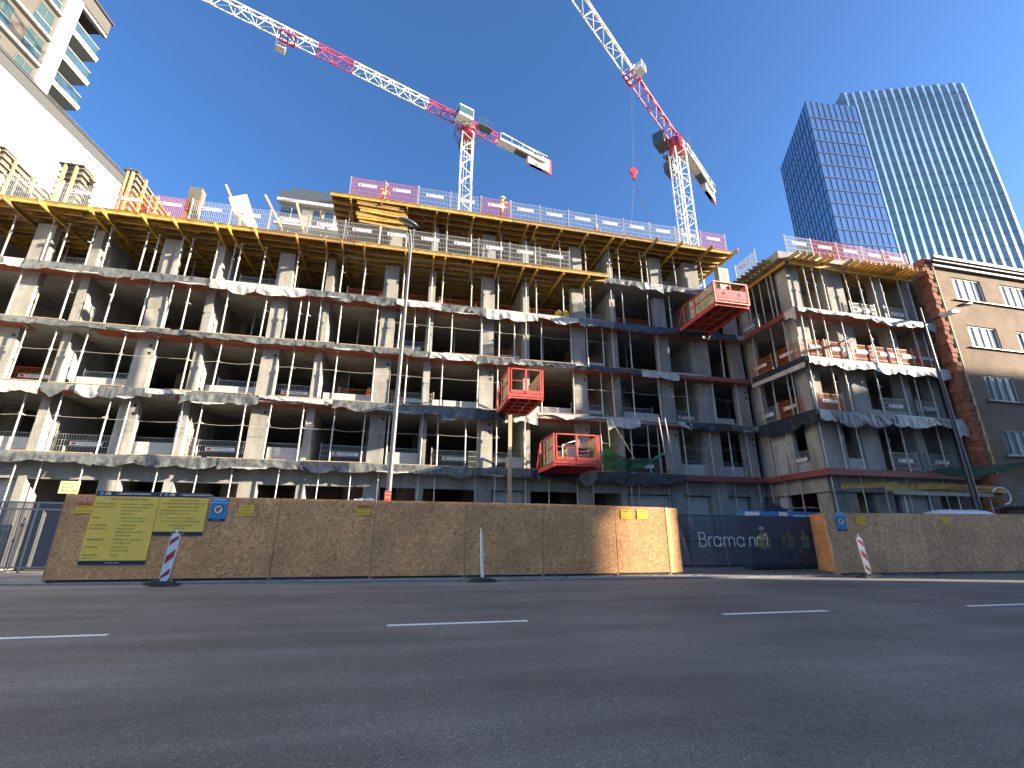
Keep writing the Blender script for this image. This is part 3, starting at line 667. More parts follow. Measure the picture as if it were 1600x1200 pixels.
def brow(xs, z, y, where, jit=.01):
    for i, (x, kd) in enumerate(xs):
        barrier(kd, (x, y+rb.uniform(-jit, jit), z), rb.uniform(-.015,.015), '%s mesh barrier %s, %s from left' % (KN[kd], where, nth(i+1)), rb.uniform(-.03,.02), rb.uniform(-.012,.012)).scale.x = 1.32 if y > 23 else 1.0
brow(list(zip([-3.1,-1.3,.5,2.25,3.95,5.7,7.45,9.2,10.95,12.7,14.45,16.2,17.95], 'ooggogggggggo')), 18.72, 21.98, 'on the front edge of the upper deck')
brow(list(zip([-20.9,-19.1,-17.35,-15.6,-13.75,-11.95,-10.2,-8.45,-6.65,-4.85,-3.1,-1.35,.4,2.15,3.9,5.65,7.4], 'ggggoogggggggggggg')), 15.87, 21.96, 'on the front edge of the lower yellow deck')
brow([(-16.1,'g'),(-7.9,'g'),(-2.6,'o'),(0.0,'o'),(2.4,'o'),(5.2,'o'),(7.5,'o'),(10.6,'g'),(13.0,'o')], LV[5]-.1, 23.9, 'inside the fifth storey')
brow([(-13.6,'o'),(-8.4,'o'),(-2.8,'o'),(2.4,'o'),(7.9,'o'),(13.3,'o')], LV[4]-.35, 25.4, 'set low and deep inside the fourth storey')
brow([(-0.3,'g'),(5.2,'o'),(10.2,'o')], LV[4]-.05, 23.95, 'standing inside the fourth storey')
brow([(-16.4,'o'),(-13.4,'g'),(-7.9,'g'),(-5.6,'g'),(-2.4,'o'),(0.0,'g'),(9.95,'g'),(12.6,'g'),(16.0,'g')], LV[3]-.1, 23.95, 'inside the third storey')
brow([(-16.2,'g'),(-13.7,'g'),(-11.0,'g'),(-8.4,'g'),(-5.7,'g'),(-2.9,'g'),(-0.3,'g'),(2.4,'g'),(4.9,'g'),(12.9,'g'),(15.6,'g'),(18.2,'g')], LV[2]-.1, 23.95, 'inside the second storey')
brow([(10.4,'g'),(13.2,'g'),(16.2,'g')], LV[6]+.05, 23.95, 'at the back edge of the sheeted fifth floor')
brow([(20.9,'g'),(22.65,'o'),(24.4,'o'),(26.15,'o'),(27.75,'o')], 16.66, 18.72, 'on the roof edge of the wing')
brow([(24.9,'g'),(27.3,'g')], LV[5]-.05, 19.15, 'inside the front of the fifth storey of the wing')
brow([(20.75,'o'),(22.3,'o'),(23.9,'o'),(25.5,'o'),(27.0,'o'),(28.2,'o')], LV[4]+.02, 18.98, 'along the front of the fourth storey of the wing')
brow([(21.2,'o'),(25.4,'g'),(27.8,'g')], LV[3]-.05, 19.15, 'in the front of the third storey of the wing')
brow([(25.2,'g'),(27.6,'g')], LV[2]-.05, 19.2, 'in the front of the second storey of the wing')
for i, (y, z, kd) in enumerate(((21.3, 16.66, 'g'), (22.6, LV[5]-.1, 'g'), (22.2, LV[4], 'o'), (20.2, LV[4]+.02, 'o'), (22.3, LV[3]-.1, 'g'), (20.6, LV[3]-.05, 'o'), (20.6, LV[2], 'g'))):
    barrier(kd, (19.4 if i == 0 else 20.1, y, z), -PI/2, '%s mesh barrier on the return side of the wing, %s from the top' % (KN[kd], nth(i+1)))

# thin brown planks lying along the slab edges
for k in (2, 3, 4):
    x = -19.0; i = 0
    while x < 18:
        L = rb.uniform(2.2, 3.9); i += 1
        if x+L > 19: break
        g = MB(); g.bar((x, 22.64, LV[k]+.045), (x+L, 22.64+rb.uniform(-.02, .02), LV[k]+.045+rb.uniform(-.01, .02)), .12, .035); one('plank', g, WOOD, 'thin plank lying along the edge of the %s floor, %s from left' % (STOREY[k], nth(i)), 'plank', 'planks along the slab edges')
        x += L+rb.uniform(.05, 1.6)

# ropes strung between the props
for k, x0, x1 in ((2, -20, 5.5), (3, -20, 4.3), (4, -2.0, 12.0), (2, 9.0, 19.0), (3, 8.6, 19.0)):
    g = MB(); xs = [x for x in ROWS[k] if x0-.1 <= x <= x1+.1]
    for a, b in zip(xs[:-1], xs[1:]):
        sag = rb.uniform(.01, .07); pts = []
        for t in range(7):
            u = t/6; pts.append((a+(b-a)*u, 22.74, LV[k]+1.55-sag*4*u*(1-u)))
        g.path(pts, .0065, 5)
    one('safety_rope', g, mat('pale_rope', (0.62, 0.58, 0.48), rough=.9), 'pale rope strung from prop to prop across the %s, %s half' % (STOREY[k], 'left' if x0 < 0 else 'right'), 'rope', 'ropes strung between the props')

# ------------------------------------------------------------------ red crane-loading platforms
def loading_platform(x0, x1, yf, yb, z, label, h=1.28, banner=False):
    e = empty('loading_platform', ((x0+x1)/2, yb, z), label, 'platform', 'red loading platforms')
    g = MB()
    g.box((x0, yf, z-.02), (x1, yb, z+.03)); part('floor', g, PLYB, e)
    g = MB()
    for x in (x0+.05, x1-.05): g.box((x-.05, yf, z-.20), (x+.05, yb+.7, z-.021))
    n = 5
    for i in range(n): y = yf+.05+(yb-yf-.1)*i/(n-1); g.box((x0+.1, y-.04, z-.15), (x1-.1, y+.04, z-.022))
    for i in (1, 2): x = x0+(x1-x0)*i/3; g.box((x-.03, yf+.09, z-.13), (x+.03, yb-.09, z-.06))
    part('underframe', g, REDP, e)
    P = .055
    for x in (x0+P/2, x1-P/2):
        g = MB()
        for y in (yf+P/2, yf+(yb-yf)*.55, yb-.3): g.bar((x, y, z+.03), (x, y, z+h), P, mi=0)
        g.bar((x, yf+P, z+h-.03), (x, yb-.3, z+h-.03), P); g.bar((x, yf+P, z+h*.55), (x, yb-.3, z+h*.55), .035)
        g.bar((x, yb-.3, z+h), (x, yb+.35, z+.1), P)
        part('side_frame', g, REDP, e)
    for x in (x0+P+.012, x1-P-.012):
        g = MB(); g.box((x-.009, yf+.07, z+.06), (x+.009, yf+(yb-yf)*.72, z+h-.08)); part('side_panel', g, mat('weathered_osb', (0.50, 0.42, 0.26), rough=.85, noise=.55, nscale=3), e)
    g = MB(); xm = (x0+x1)/2
    g.bar((x0, yf, z+.02), (x1, yf, z+.02), .05, .16); g.bar((x0+.06, yf-.03, z+.16), (x1-.06, yf-.03, z+.16), .03, .14)
    g.bar((x0+.02, yf, z), (x0+.02, yf, z+h), .07); g.bar((x1-.02, yf, z), (x1-.02, yf, z+h), .07)
    for x in (x0+.13, xm, x1-.13): g.bar((x, yf-.03, z+.1), (x, yf-.03, z+h-.02), .05 if x != xm else .075)
    g.bar((x0+.1, yf-.03, z+h-.03), (x1-.1, yf-.03, z+h-.03), .05)
    if not banner: g.bar((x0+.13, yf-.03, z+.68), (xm, yf-.03, z+.68), .03)
    part('gate', g, CWHITE if False else REDP, e)
    if banner:
        g = MB(); g.box((x0+.1, yf-.075, z+.12), (x1-.1, yf-.06, z+.78))
        for s in (-1, 1):
            cx = xm+s*(x1-x0)*.23
            g.merge(text_mb('FORBUILD', .155, front(cx, yf-.0775, z+.30), 1, 'CENTER')); g.lathe([(.11, 0), (.11, .004)], (0, 0, 0), 14, 1)
            m = len(g.v); k = 28
            for j in range(m-k*1-0 if False else m-28-0, m): pass
            # ring emblem, turned to face the street
            n0 = m-56
            vs = g.v[n0:]; g.v[n0:] = [(cx+a, yf-.0765-c, z+.54+b) for a, b, c in vs]
        part('banner', g, [mat('pink_red_banner', (0.62, 0.09, 0.10), rough=.6), INK], e)
        g = MB()
        for p, q in (((x0, x1), z+.0), ((x0, x1), z+h)): g.bar((p[0]-.03, yf-.085, q), (p[1]+.03, yf-.085, q), .05)
        for x in (x0, x1): g.bar((x, yf-.085, z), (x, yf-.085, z+h), .05)
        part('pale_frame', g, mat('bare_timber_frame', (0.62, 0.48, 0.32), rough=.7), e)
    return e
loading_platform(4.28, 5.92, 19.8, 22.5, LV[3]+.03, 'red loading platform hanging out of the third storey, empty, with an open front gate')
loading_platform(6.42, 8.62, 20.0, 22.5, LV[2]+.03, 'lowest red loading platform, carrying a pallet load above the hoarding', h=1.3)
loading_platform(15.2, 17.22, 19.15, 22.3, LV[5]+.03, 'highest loading platform, with a pink banner of two black emblems on its front', h=1.2, banner=True)
# load on the lowest platform
e = empty('stacked_load', (7.7, 20.8, LV[2]+.06), 'pallet load of pale crates and a brown sack on the lowest red platform', 'load')
g = MB()
for i in range(5): g.box((7.05, 20.5+i*.16, LV[2]+.06), (8.35, 20.6+i*.16, LV[2]+.16))
part('pallet', g, WOOD, e)
g = MB(); g.box((7.25, 20.5, LV[2]+.18), (7.75, 21.1, LV[2]+.78)); part('crate', g, mat('pale_board', (0.66, 0.60, 0.48), rough=.8, noise=.2, nscale=5), e)
g = MB()
for z in (.2, .4, .6, .78): g.box((7.8, 20.5, LV[2]+z), (8.35, 21.1, LV[2]+z+.03))
for x in (7.8, 8.06, 8.32):
    for y in (20.5, 21.07): g.box((x, y, LV[2]+.18), (x+.03, y+.03, LV[2]+.82))
part('wire_crate', g, mat('grey_crate', (0.42, 0.40, 0.42), rough=.6), e)
g = MB(); g.lathe([(.12,0),(.2,.08),(.23,.3),(.2,.5),(.1,.6)], (6.98, 20.75, LV[2]+.06), 12, 0, 1, .9); part('sack', g, mat('brown_sack', (0.40, 0.25, 0.15), rough=.9, noise=.3, nscale=6), e)
g = MB(); g.bar((7.0,20.45,LV[2]+.9),(7.6,20.45,LV[2]+1.1),.05); g.bar((7.6,20.45,LV[2]+1.1),(8.2,20.45,LV[2]+.9),.05); g.bar((7.0,20.45,LV[2]+.9),(8.2,20.45,LV[2]+.9),.04); g.bar((7.0,20.45,LV[2]+.9),(7.0,20.45,LV[2]+.1),.04); part('lifting_frame', g, CWHITE, e)

# tall timber post in front of the facade
g = MB(); g.box((4.66, 21.45, .05), (4.83, 21.53, 7.05)); one('timber_post', g, mat('fresh_timber', (0.60, 0.42, 0.24), rough=.75, noise=.3, nscale=3, stretch=(1,1,.2)), 'tall pale timber post standing in front of the floors below the empty platform', 'post')

# hanging green nets
def net(pts_top, sag, back, col, label, seed):
    m = mat('net_'+label.split()[0], col, rough=.8, noise=.3, nscale=4, alpha=.82); rs = random.Random(seed)
    (xa, ya, za), (xb, yb, zb) = pts_top
    def f(u, v):
        x = xa+(xb-xa)*u; y = ya+(yb-ya)*u; z = za+(zb-za)*u
        s = 4*u*(1-u)
        return Vector((x, y+back*v-.12*math.sin(u*9+v*3)*s*.5, z-sag[0]*s*(1-v)-(sag[1]*s+.05)*v+.03*math.sin(u*23+v*7)))
    g = MB(); g.grid(f, 40, 10); return one('safety_net', g, m, label, 'net', 'safety nets')
net(((9.3, 20.6, 5.45), (12.75, 20.8, 5.55)), (.5, .9), 1.7, (0.03, 0.36, 0.18), 'bright green net sagging between the lowest platform and two poles', 3)
net(((25.6, 17.9, 4.72), (31.6, 17.6, 5.25)), (.0, .55), .8, (0.12, 0.30, 0.25), 'dusty teal net drooping at the right end of the wing', 4)
for i, x in enumerate((12.55, 12.9)):
    g = MB(); g.tube((x, 20.9, LV[2]), (x-.25, 20.9, LV[3]-.3), .03, 8); one('scaffold_pole', g, STEELD, ('left' if i == 0 else 'right')+' one of two poles holding the green net', 'pole', 'poles of the green net')
g = MB(); g.path([(10.15, 22.3, LV[3]+.1), (9.6, 21.0, 5.6)], .02); g.path([(10.15, 22.3, LV[3]+.1), (10.9, 21.0, 5.05)], .02); one('sling', g, mat('green_rope', (0.20, 0.30, 0.22), rough=.9), 'rope sling holding up the bright green net', 'rope')

# ------------------------------------------------------------------ hoarding of chipboard panels
def hoarding(name_label, xs, y, z0, ztop, m, back=None):
    e = empty('site_hoarding', (xs[0], y, z0), name_label, 'fence')
    for a, b in zip(xs[:-1], xs[1:]):
        j = random.uniform(-.006, .006); ta, tb = ztop(a), ztop(b)
        g = MB(); w = .018; zz = z0+random.uniform(0, .03)
        g.add([(a+.013,y+j,zz),(b-.013,y+j,zz),(b-.013,y+w+j,zz),(a+.013,y+w+j,zz),(a+.005,y+j,ta),(b-.005,y+j,tb),(b-.005,y+w+j,tb),(a+.005,y+w+j,ta)],
              [(0,3,2,1),(4,5,6,7),(0,1,5,4),(1,2,6,5),(2,3,7,6),(3,0,4,7)]); part('panel', g, m, e)
    g = MB()
    for a in xs: g.box((a-.05, y+.04, 0), (a+.05, y+.12, z0+2.3))
    for z in (.5, 1.3, 2.1): g.box((xs[0], y+.12, z), (xs[-1], y+.16, z+.08))
    part('rear_posts', g, WOOD, e)
    g = MB(); g.box((xs[0], y+.05, 0.0), (xs[-1], y+.10, .12)); part('gap_shade', g, INK, e)  # near-black strip paints the shade in the gap under the panels
    return e
HT = lambda x: 2.66 if x < 6 else 2.66-.012*(x-6)
H1 = hoarding('long brown chipboard hoarding left of the gate', [-10.42,-7.0,-4.12,-0.93,2.32,5.27,8.27,10.5], 18.0, .12, HT, OSB)
g = MB(); g.prism([(10.5,17.985),(11.22,18.30),(11.21,18.32),(10.49,18.005)], .12, 2.6); part('end_panel', g, OSB, H1)
g = MB(); g.box((-10.44, 18.0, .12), (-10.422, 18.5, 2.66)); part('end_board', g, OSB, H1)
H2 = hoarding('greyer chipboard hoarding right of the gate', [17.12,19.6,21.98,24.4,26.9,29.4,32.0,34.6,37.2,39.8,42.4], 16.75, .10, lambda x: 2.44+.009*(x-17), OSB2)
g = MB(); g.prism([(17.1,16.74),(17.12,16.76),(17.78,18.3),(17.76,18.31)], .12, 2.44); part('return_panel', g, OSB, H2)
g = MB(); g.bar((17.08, 16.66, .05), (16.92, 16.72, 2.78), .11, .05); one('timber_stud', g, WOOD, 'weathered timber stud rising above the hoarding at the right gate jamb', 'post')

# signs on the hoarding
YB = mat('yellow_board', (0.95, 0.62, 0.09), rough=.5, noise=.12, nscale=2)
NAVY = mat('navy_print', (0.012, 0.018, 0.05), rough=.5)
WHT = mat('white_print', (0.82, 0.84, 0.86), rough=.5)
BLUE = mat('blue_print', (0.03, 0.24, 0.52), rough=.5)
YS = mat('yellow_label', (0.95, 0.56, 0.04), rough=.5)
ORG = mat('orange_red_label', (0.62, 0.16, 0.04), rough=.5)
TXT = mat('board_text', (0.05, 0.055, 0.02), rough=.6)
def board(x0, x1, z0, z1, y, header, lines, label, foot):
    e = empty('information_board', ((x0+x1)/2, y, z0), label, 'sign', 'yellow building site information boards')
    g = MB(); g.box((x0, y-.012, z0+.12), (x1, y, z1-.16)); part('panel', g, YB, e)
    g = MB(); g.box((x0, y-.0135, z1-.16), (x1, y, z1)); g.merge(text_mb('cfe', .15, front(x0+.24, y-.015, z1-.075), 1)); g.lathe([(.055,0),(.055,.002)], (0,0,0), 12, 2)
    g.v[-48:] = [(x0+.15+a, y-.0145-c, z1-.08+b) for a, b, c in g.v[-48:]]
    g.merge(text_mb('|  GENERALNY WYKONAWCA', .072, front(x0+.56, y-.015, z1-.08), 1)); part('header', g, [NAVY, WHT, BLUE], e)
    g = MB(); g.box((x0, y-.0135, z0), (x1, y, z0+.12)); g.merge(text_mb('www.cfe.com.pl', .06, front((x0+x1)/2, y-.015, z0+.06), 1, 'CENTER')); part('footer', g, [NAVY, WHT], e)
    g = MB()
    for (s, fx, z, al, size) in lines: g.merge(text_mb(s, size, front(x0+fx*(x1-x0), y-.014, z1-z), 0, al))
    part('lettering', g, TXT, e)
L1 = [('TABLICA INFORMACYJNA', .52, .25, 'CENTER', .095), ('RODZAJ ROBÓT', .03, .40, 'LEFT', .075), ('BUDOWLANYCH', .03, .50, 'LEFT', .075), ('Budowa budynku mieszkalnego', .44, .40, 'LEFT', .072), ('wielorodzinnego z usługami', .44, .50, 'LEFT', .072), ('w parterze i garażem', .44, .60, 'LEFT', .072), ('podziemnym', .44, .70, 'LEFT', .072),
 ('ADRES', .03, .83, 'LEFT', .075), ('ul. Pawia 9 i Nowolipki 14', .44, .83, 'LEFT', .072), ('nr 70/101 obręb 5-02-06', .44, .93, 'LEFT', .072), ('POZWOLENIE', .03, 1.06, 'LEFT', .075), ('NA BUDOWĘ', .03, 1.16, 'LEFT', .075), ('nr 147/WOL/2023', .44, 1.06, 'LEFT', .072), ('z dnia 26.10.2023', .44, 1.16, 'LEFT', .072), ('wydane przez Prezydenta', .44, 1.26, 'LEFT', .072), ('m.st. Warszawy', .44, 1.36, 'LEFT', .072),
 ('NADZÓR BUD.', .03, 1.49, 'LEFT', .075), ('PINB dla m.st. Warszawy', .44, 1.49, 'LEFT', .072), ('tel. 22 326 73 00', .44, 1.59, 'LEFT', .072), ('INWESTOR', .03, 1.72, 'LEFT', .075), ('Polska Sp. z o.o.', .44, 1.72, 'LEFT', .072), ('tel. 22 653 93 90', .44, 1.82, 'LEFT', .072), ('KIEROWNIK', .03, 1.95, 'LEFT', .075), ('BUDOWY', .03, 2.04, 'LEFT', .075), ('Mariusz Wasilewski'[:7], .44, 1.95, 'LEFT', .072)]
board(-9.62, -7.80, .55, 2.78, 17.985, 'cfe', L1, 'larger yellow information board reaching low on the left end of the hoarding', 1)
L2 = [('OGŁOSZENIE DOTYCZĄCE', .5, .25, 'CENTER', .07), ('BEZPIECZEŃSTWA I OCHRONY ZDROWIA', .5, .36, 'CENTER', .066), ('TERMIN ROZPOCZĘCIA ROBÓT', .5, .47, 'CENTER', .066), ('MAKSYMALNA LICZBA PRACUJĄCYCH', .04, .58, 'LEFT', .066), ('DATA ROZPOCZĘCIA 12.2023', .04, .68, 'LEFT', .066), ('INFORMACJE O PLANIE BIOZ', .5, .82, 'CENTER', .066), ('KIEROWNIK BUDOWY, TELEFON, ADRES', .5, .92, 'CENTER', .062), ('TELEFONY ALARMOWE', .5, 1.05, 'CENTER', .066), ('112  998  999', .5, 1.14, 'CENTER', .066)]
board(-7.785, -6.35, 1.42, 2.78, 17.985, 'cfe', L2, 'smaller yellow information board mounted high, right of the larger one', 2)
def small_sign(x, z, y, kind, label):
    if kind == 'blue':
        e = empty('notice', (x, y, z), label, 'sign', 'blue monitoring notices')
        g = MB(); g.box((x-.25, y-.008, z-.31), (x+.25, y, z+.37)); g.merge(text_mb('UWAGA', .1, front(x, y-.0095, z+.30), 1, 'CENTER')); g.merge(text_mb('TEREN MONITOROWANY', .055, front(x, y-.0095, z+.21), 1, 'CENTER')); part('plate', g, [BLUE, WHT], e)
        g = MB(); g.lathe([(.165,0),(.165,.004)], (0,0,0), 22, 0); g.lathe([(.135,.002),(.135,.007)], (0,0,0), 22, 1)
        g.bar((-.06,-.05,.008),(.08,.075,.008),.045,.004,2,up=(0,0,1)); g.bar((.01,-.07,.008),(-.05,.02,.008),.03,.004,2,up=(0,0,1)); g.bar((-.07,.04,.008),(-.02,.07,.008),.04,.004,2,up=(0,0,1))
        g.v = [(x+a, y-.009-c, z-.01+b) for a, b, c in g.v]; part('camera_pictogram', g, [INK, mat('cream_print', (0.75, 0.66, 0.45)), INK], e)
        g = MB(); g.box((x-.25, y-.0095, z-.39), (x+.25, y, z-.31)); g.merge(text_mb('tel. 22 000 00 00'[:12], .045, front(x, y-.011, z-.35), 1, 'CENTER')); part('footer', g, [NAVY, WHT], e)
    else:
        h = .17
        g = MB(); g.box((x-.23, y-.008, z-h), (x+.23, y, z+h), 0)
        if kind == 'red': g.box((x-.23, y-.0095, z+.05), (x+.23, y-.008, z+h), 2)
        else: g.merge(text_mb('!', .12, front(x-.16, y-.0095, z+.1), 1, 'CENTER'))
        for j, s in enumerate(('UWAGA', 'TEREN BUDOWY', 'WSTĘP WZBRONIONY')): g.merge(text_mb(s, .075 if j == 0 else .05, front(x, y-.011, z+.10-.1*j), 1, 'CENTER'))
        one('notice', g, [YS, INK, ORG], label, 'sign', 'small yellow warning notices')
small_sign(-6.0, 2.27, 17.985, 'blue', 'blue notice with a round camera pictogram beside the yellow boards')
small_sign(-5.15, 2.24, 17.985, 'y', 'small yellow notice just right of the blue one on the long hoarding')
small_sign(-9.86, 2.25, 17.985, 'red', 'small yellow notice with an orange band at the far left of the hoarding')
small_sign(-1.35, 2.32, 17.985, 'red', 'small yellow notice with a red band alone in the middle of the long hoarding')
small_sign(8.75, 2.32, 17.985, 'y', 'left one of two yellow notices near the gate end of the long hoarding')
small_sign(9.45, 2.32, 17.985, 'y', 'right one of two yellow notices near the gate end of the long hoarding')
small_sign(17.75, 2.12, 16.735, 'blue', 'blue notice with a round camera pictogram on the right hoarding')
small_sign(18.75, 2.16, 16.735, 'y', 'small yellow notice beside the blue one on the right hoarding')
small_sign(23.35, 2.18, 16.735, 'y', 'small yellow notice alone on the greyer right hoarding')
g = MB(); g.box((27.9, 16.725, 2.05), (28.3, 16.735, 2.3)); g.merge(text_mb('BUDOWA', .07, front(27.95, 16.722, 2.18), 1)); one('notice', g, [PLATE, INK], 'white paper notice at the right edge of the right hoarding', 'sign')
g = MB(); g.box((-11.05, 18.6, 2.72), (-10.5, 18.62, 3.12)); 
for j, s in enumerate(('UWAGA', 'PRZEJŚCIE', 'DRUGĄ STRONĄ')): g.merge(text_mb(s, .075, front(-11.0, 18.597, 3.03-.11*j), 1))
g.box((-10.8, 18.62, 0), (-10.74, 18.66, 3.1), 2)
one('notice', g, [mat('pale_yellow_label', (0.72, 0.68, 0.32)), INK, STEEL], 'pale yellow notice on a thin post above the left end of the hoarding', 'sign')

# ------------------------------------------------------------------ gate with the mesh banner
gate = empty('site_gate', (11.25, 18.35, .1), 'steel gate behind a dark mesh banner reading Brama nr 1', 'gate')
g = MB()
for x in (11.27, 13.0, 14.8, 16.5, 18.15): g.bar((x, 18.42, .28), (x, 18.42, 2.36), .05)
for z in (.3, 1.3, 2.34): g.bar((11.27, 18.42, z), (18.15, 18.42, z), .05)
part('frame', g, mat('dark_gate_steel', (0.05, 0.055, 0.065), rough=.5), gate)
MESHB = mat('banner_mesh', (0.06, 0.066, 0.085), rough=.6, alpha=.72, spec=.3)
def bf(u, v):
    x = 11.3+6.85*u; z = .37+2.0*v
    w = .035*math.sin(x*2.1+v*2)+.02*math.sin(x*5.3-v*3)
    k = max(0, 1-u*4.2)
    w += k*.13*math.sin((x-11.3)*7.5+v*5.5)+k*.06*math.sin(x*13+v*9)
    sag = .03*math.sin(u*PI*4)*(v) - .03*v*(1-abs(2*((u*4) % 1)-1))
    return Vector((x, 18.28-w*.8, z+sag))
g = MB(); g.grid(bf, 150, 24); part('banner', g, MESHB, gate)
def arc(cx, cy_, rx, ry, a0, a1, n=14): return [(cx+rx*math.cos(math.radians(a0+(a1-a0)*k/n)), cy_+ry*math.sin(math.radians(a0+(a1-a0)*k/n))) for k in range(n+1)]
GLY = {'B': (.80, [[(0,0),(0,1)], [(0,1),(.3,1)]+arc(.3,.77,.2,.23,90,-90)+[(0,.54)], [(.3,.54)]+arc(.34,.27,.24,.27,90,-90)+[(0,0)]]),
 'r': (.42, [[(0,0),(0,.7)], arc(.27,.43,.27,.25,180,75)]), 'a': (.86, [arc(.3,.35,.3,.34,0,360,26), [(.6,0),(.6,.7)]]),
 'm': (1.16, [[(0,0),(0,.7)], arc(.23,.43,.23,.25,180,0)+[(.46,0)], arc(.69,.43,.23,.25,180,0)+[(.92,0)]]),
 'n': (.66, [[(0,0),(0,.7)], arc(.23,.43,.23,.25,180,0)+[(.46,0)]]), '1': (.3, [[(0,.80),(.24,1),(.24,0)]]), ' ': (.26, [])}
g = MB(); cx_ = 0; sc_ = .545
for ch in 'Brama nr 1':
    wd, st = GLY[ch]
    for pl in st:
        for (xa, za), (xb, zb) in zip(pl[:-1], pl[1:]): g.bar((12.02+(cx_+xa)*sc_, 18.15, 1.10+za*sc_), (12.02+(cx_+xb)*sc_, 18.15, 1.10+zb*sc_), .036, .006, up=(0, 1, 0))
    cx_ += wd
part('lettering', g, mat('banner_lettering', (0.66, 0.69, 0.70), rough=.6), gate)

# dark fence at the left edge
e = empty('mesh_fence', (-14.0, 21.6, .05), 'dark blue steel fence with netting at the left edge, beyond the hoarding', 'fence')
def lf(t): return (-20.4+8.6*t, 21.2+.9*t)
g = MB()
for t in (0, .27, .53, .80, 1.0): x, y = lf(t); g.bar((x, y, .1), (x, y, 2.62), .07)
for z in (.28, 2.35, 2.6): g.bar((*lf(0), z), (*lf(1), z), .06)
part('frame', g, mat('dark_blue_steel', (0.03, 0.04, 0.06), rough=.5), e)
g = MB(); (xa, ya), (xb, yb) = lf(0), lf(1)
g.add([(xa, ya-.02, .3), (xb, yb-.02, .3), (xb, yb-.02, 2.6), (xa, ya-.02, 2.6)], [(0,1,2,3)]); part('netting', g, mat('dark_blue_netting', (0.012, 0.02, 0.04), rough=.9, alpha=.76, spec=.05), e)
g = MB()
for i in range(70): x, y = lf(i/69); g.bar((x, y+.04, .3), (x, y+.04, 2.34), .012)
part('infill_bars', g, mat('dark_blue_steel', (0, 0, 0)), e)

# ------------------------------------------------------------------ traffic markers at the kerb
def delineator(x, y, lean, label, flip=1):
    e = empty('traffic_delineator', (x, y, .02), label, 'road marker', 'red and white traffic delineators')
    e.rotation_euler = (0, lean, 0)
    w, h, z0 = .13, 1.35, .12
    prof = [(-w, z0+.1), (-w+.05, z0), (w-.05, z0), (w, z0+.1), (w, z0+h-.1), (w-.05, z0+h), (-w+.05, z0+h), (-w, z0+h-.1)]
    g = MB(); n = len(prof); g.add([(a, -.02, b) for a, b in prof]+[(a, .02, b) for a, b in prof], [tuple(range(n)), tuple(reversed(range(n, 2*n)))]+[(i, i+n, (i+1) % n+n, (i+1) % n) for i in range(n)])
    part('board', g, mat('marker_white', (0.76, 0.76, 0.76), rough=.5), e, world=False)
    g = MB(); ww = w-.025
    for zc in (z0+.17, z0+.68, z0+1.17):
        s = .22*flip
        hgt = .24 if zc == z0+.68 else .17
        pts = [(-ww, zc-hgt/2-s*.5), (ww, zc-hgt/2+s*.5), (ww, zc+hgt/2+s*.5), (-ww, zc+hgt/2-s*.5)]
        pts = [(a, max(z0+.05, min(z0+h-.05, b))) for a, b in pts]
        g.add([(a, -.0225, b) for a, b in pts], [(0,1,2,3)])
    part('red_stripes', g, mat('marker_red', (0.48, 0.03, 0.04), rough=.5), e, world=False)
    g = MB(); g.tube((0,0,z0+h-.02), (0,0,z0+h+.12), .03, 10, .022); part('tip', g, mat('marker_white', (1,1,1)), e, world=False)
    g = MB(); g.prism([(-.42,-.22),(.42,-.22),(.42,.22),(-.42,.22)], 0, .07); g.prism([(-.3,-.14),(.3,-.14),(.3,.14),(-.3,.14)], .07, .12); part('base', g, mat('grey_rubber', (0.055, 0.055, 0.055), rough=.85), e, world=False)
    return e
delineator(-6.75, 16.9, .06, 'red and white delineator in front of the yellow boards', 1)
delineator(17.75, 15.95, -.10, 'red and white delineator leaning at the right hoarding', -1)
e = empty('marker_post', (2.78, 16.75, .02), 'slim white post on a flat black foot in front of the hoarding', 'road marker')
g = MB(); g.tube((0,0,.1), (-.08,0,1.55), .055, 12, .045); g.tube((-.08,0,1.53), (-.085,0,1.68), .03, 10); part('post', g, mat('marker_white', (1,1,1)), e, world=False)
g = MB(); g.lathe([(.5,0),(.5,.03),(.3,.09),(.09,.12)], (0,0,0), 20, 0, 1.0, .6); part('foot', g, BLACK, e, world=False)

# ------------------------------------------------------------------ street lamps
e = empty('street_lamp', (-.56, 19.0, 0), 'pale grey street lamp with one oval head, in front of the long facade', 'street lamp')
g = MB(); g.tube((-.58,19,0), (-.56,19,5), .12, 14, .10); g.tube((-.56,19,5), (-.50,19,14.1), .10, 14, .06); part('pole', g, mat('lamp_grey', (0.12, 0.123, 0.126), rough=.45, metal=.2), e)
g = MB(); g.path([(-.52,19,13.2),(-.60,18.95,14.1),(-.72,18.85,14.75)], .035, 8); g.path([(-.50,19,14.1),(-.55,18.9,14.55),(-.62,18.8,14.8)], .04, 8); part('bracket', g, mat('lamp_grey', (0,0,0)), e)
hm = Matrix.Translation((-.72, 18.5, 14.9)) @ Matrix.Rotation(math.radians(20), 4, 'X') @ Matrix.Rotation(math.radians(14), 4, 'Y')
g = MB(); q = MB(); q.lathe([(.30,-.03),(.46,0),(.50,.04),(.44,.10),(.25,.16),(.02,.18)], (0,0,0), 28, 0, 1, .72); g.merge(q, hm); hd = part('head', g, mat('lamp_dark', (0.06, 0.065, 0.07), rough=.4), e)
g = MB(); q = MB(); q.box((-.26,-.15,-.045), (.26,.17,-.028)); g.merge(q, hm); part('glass', g, mat('lamp_lens', (0.40, 0.40, 0.40), rough=.25), e)
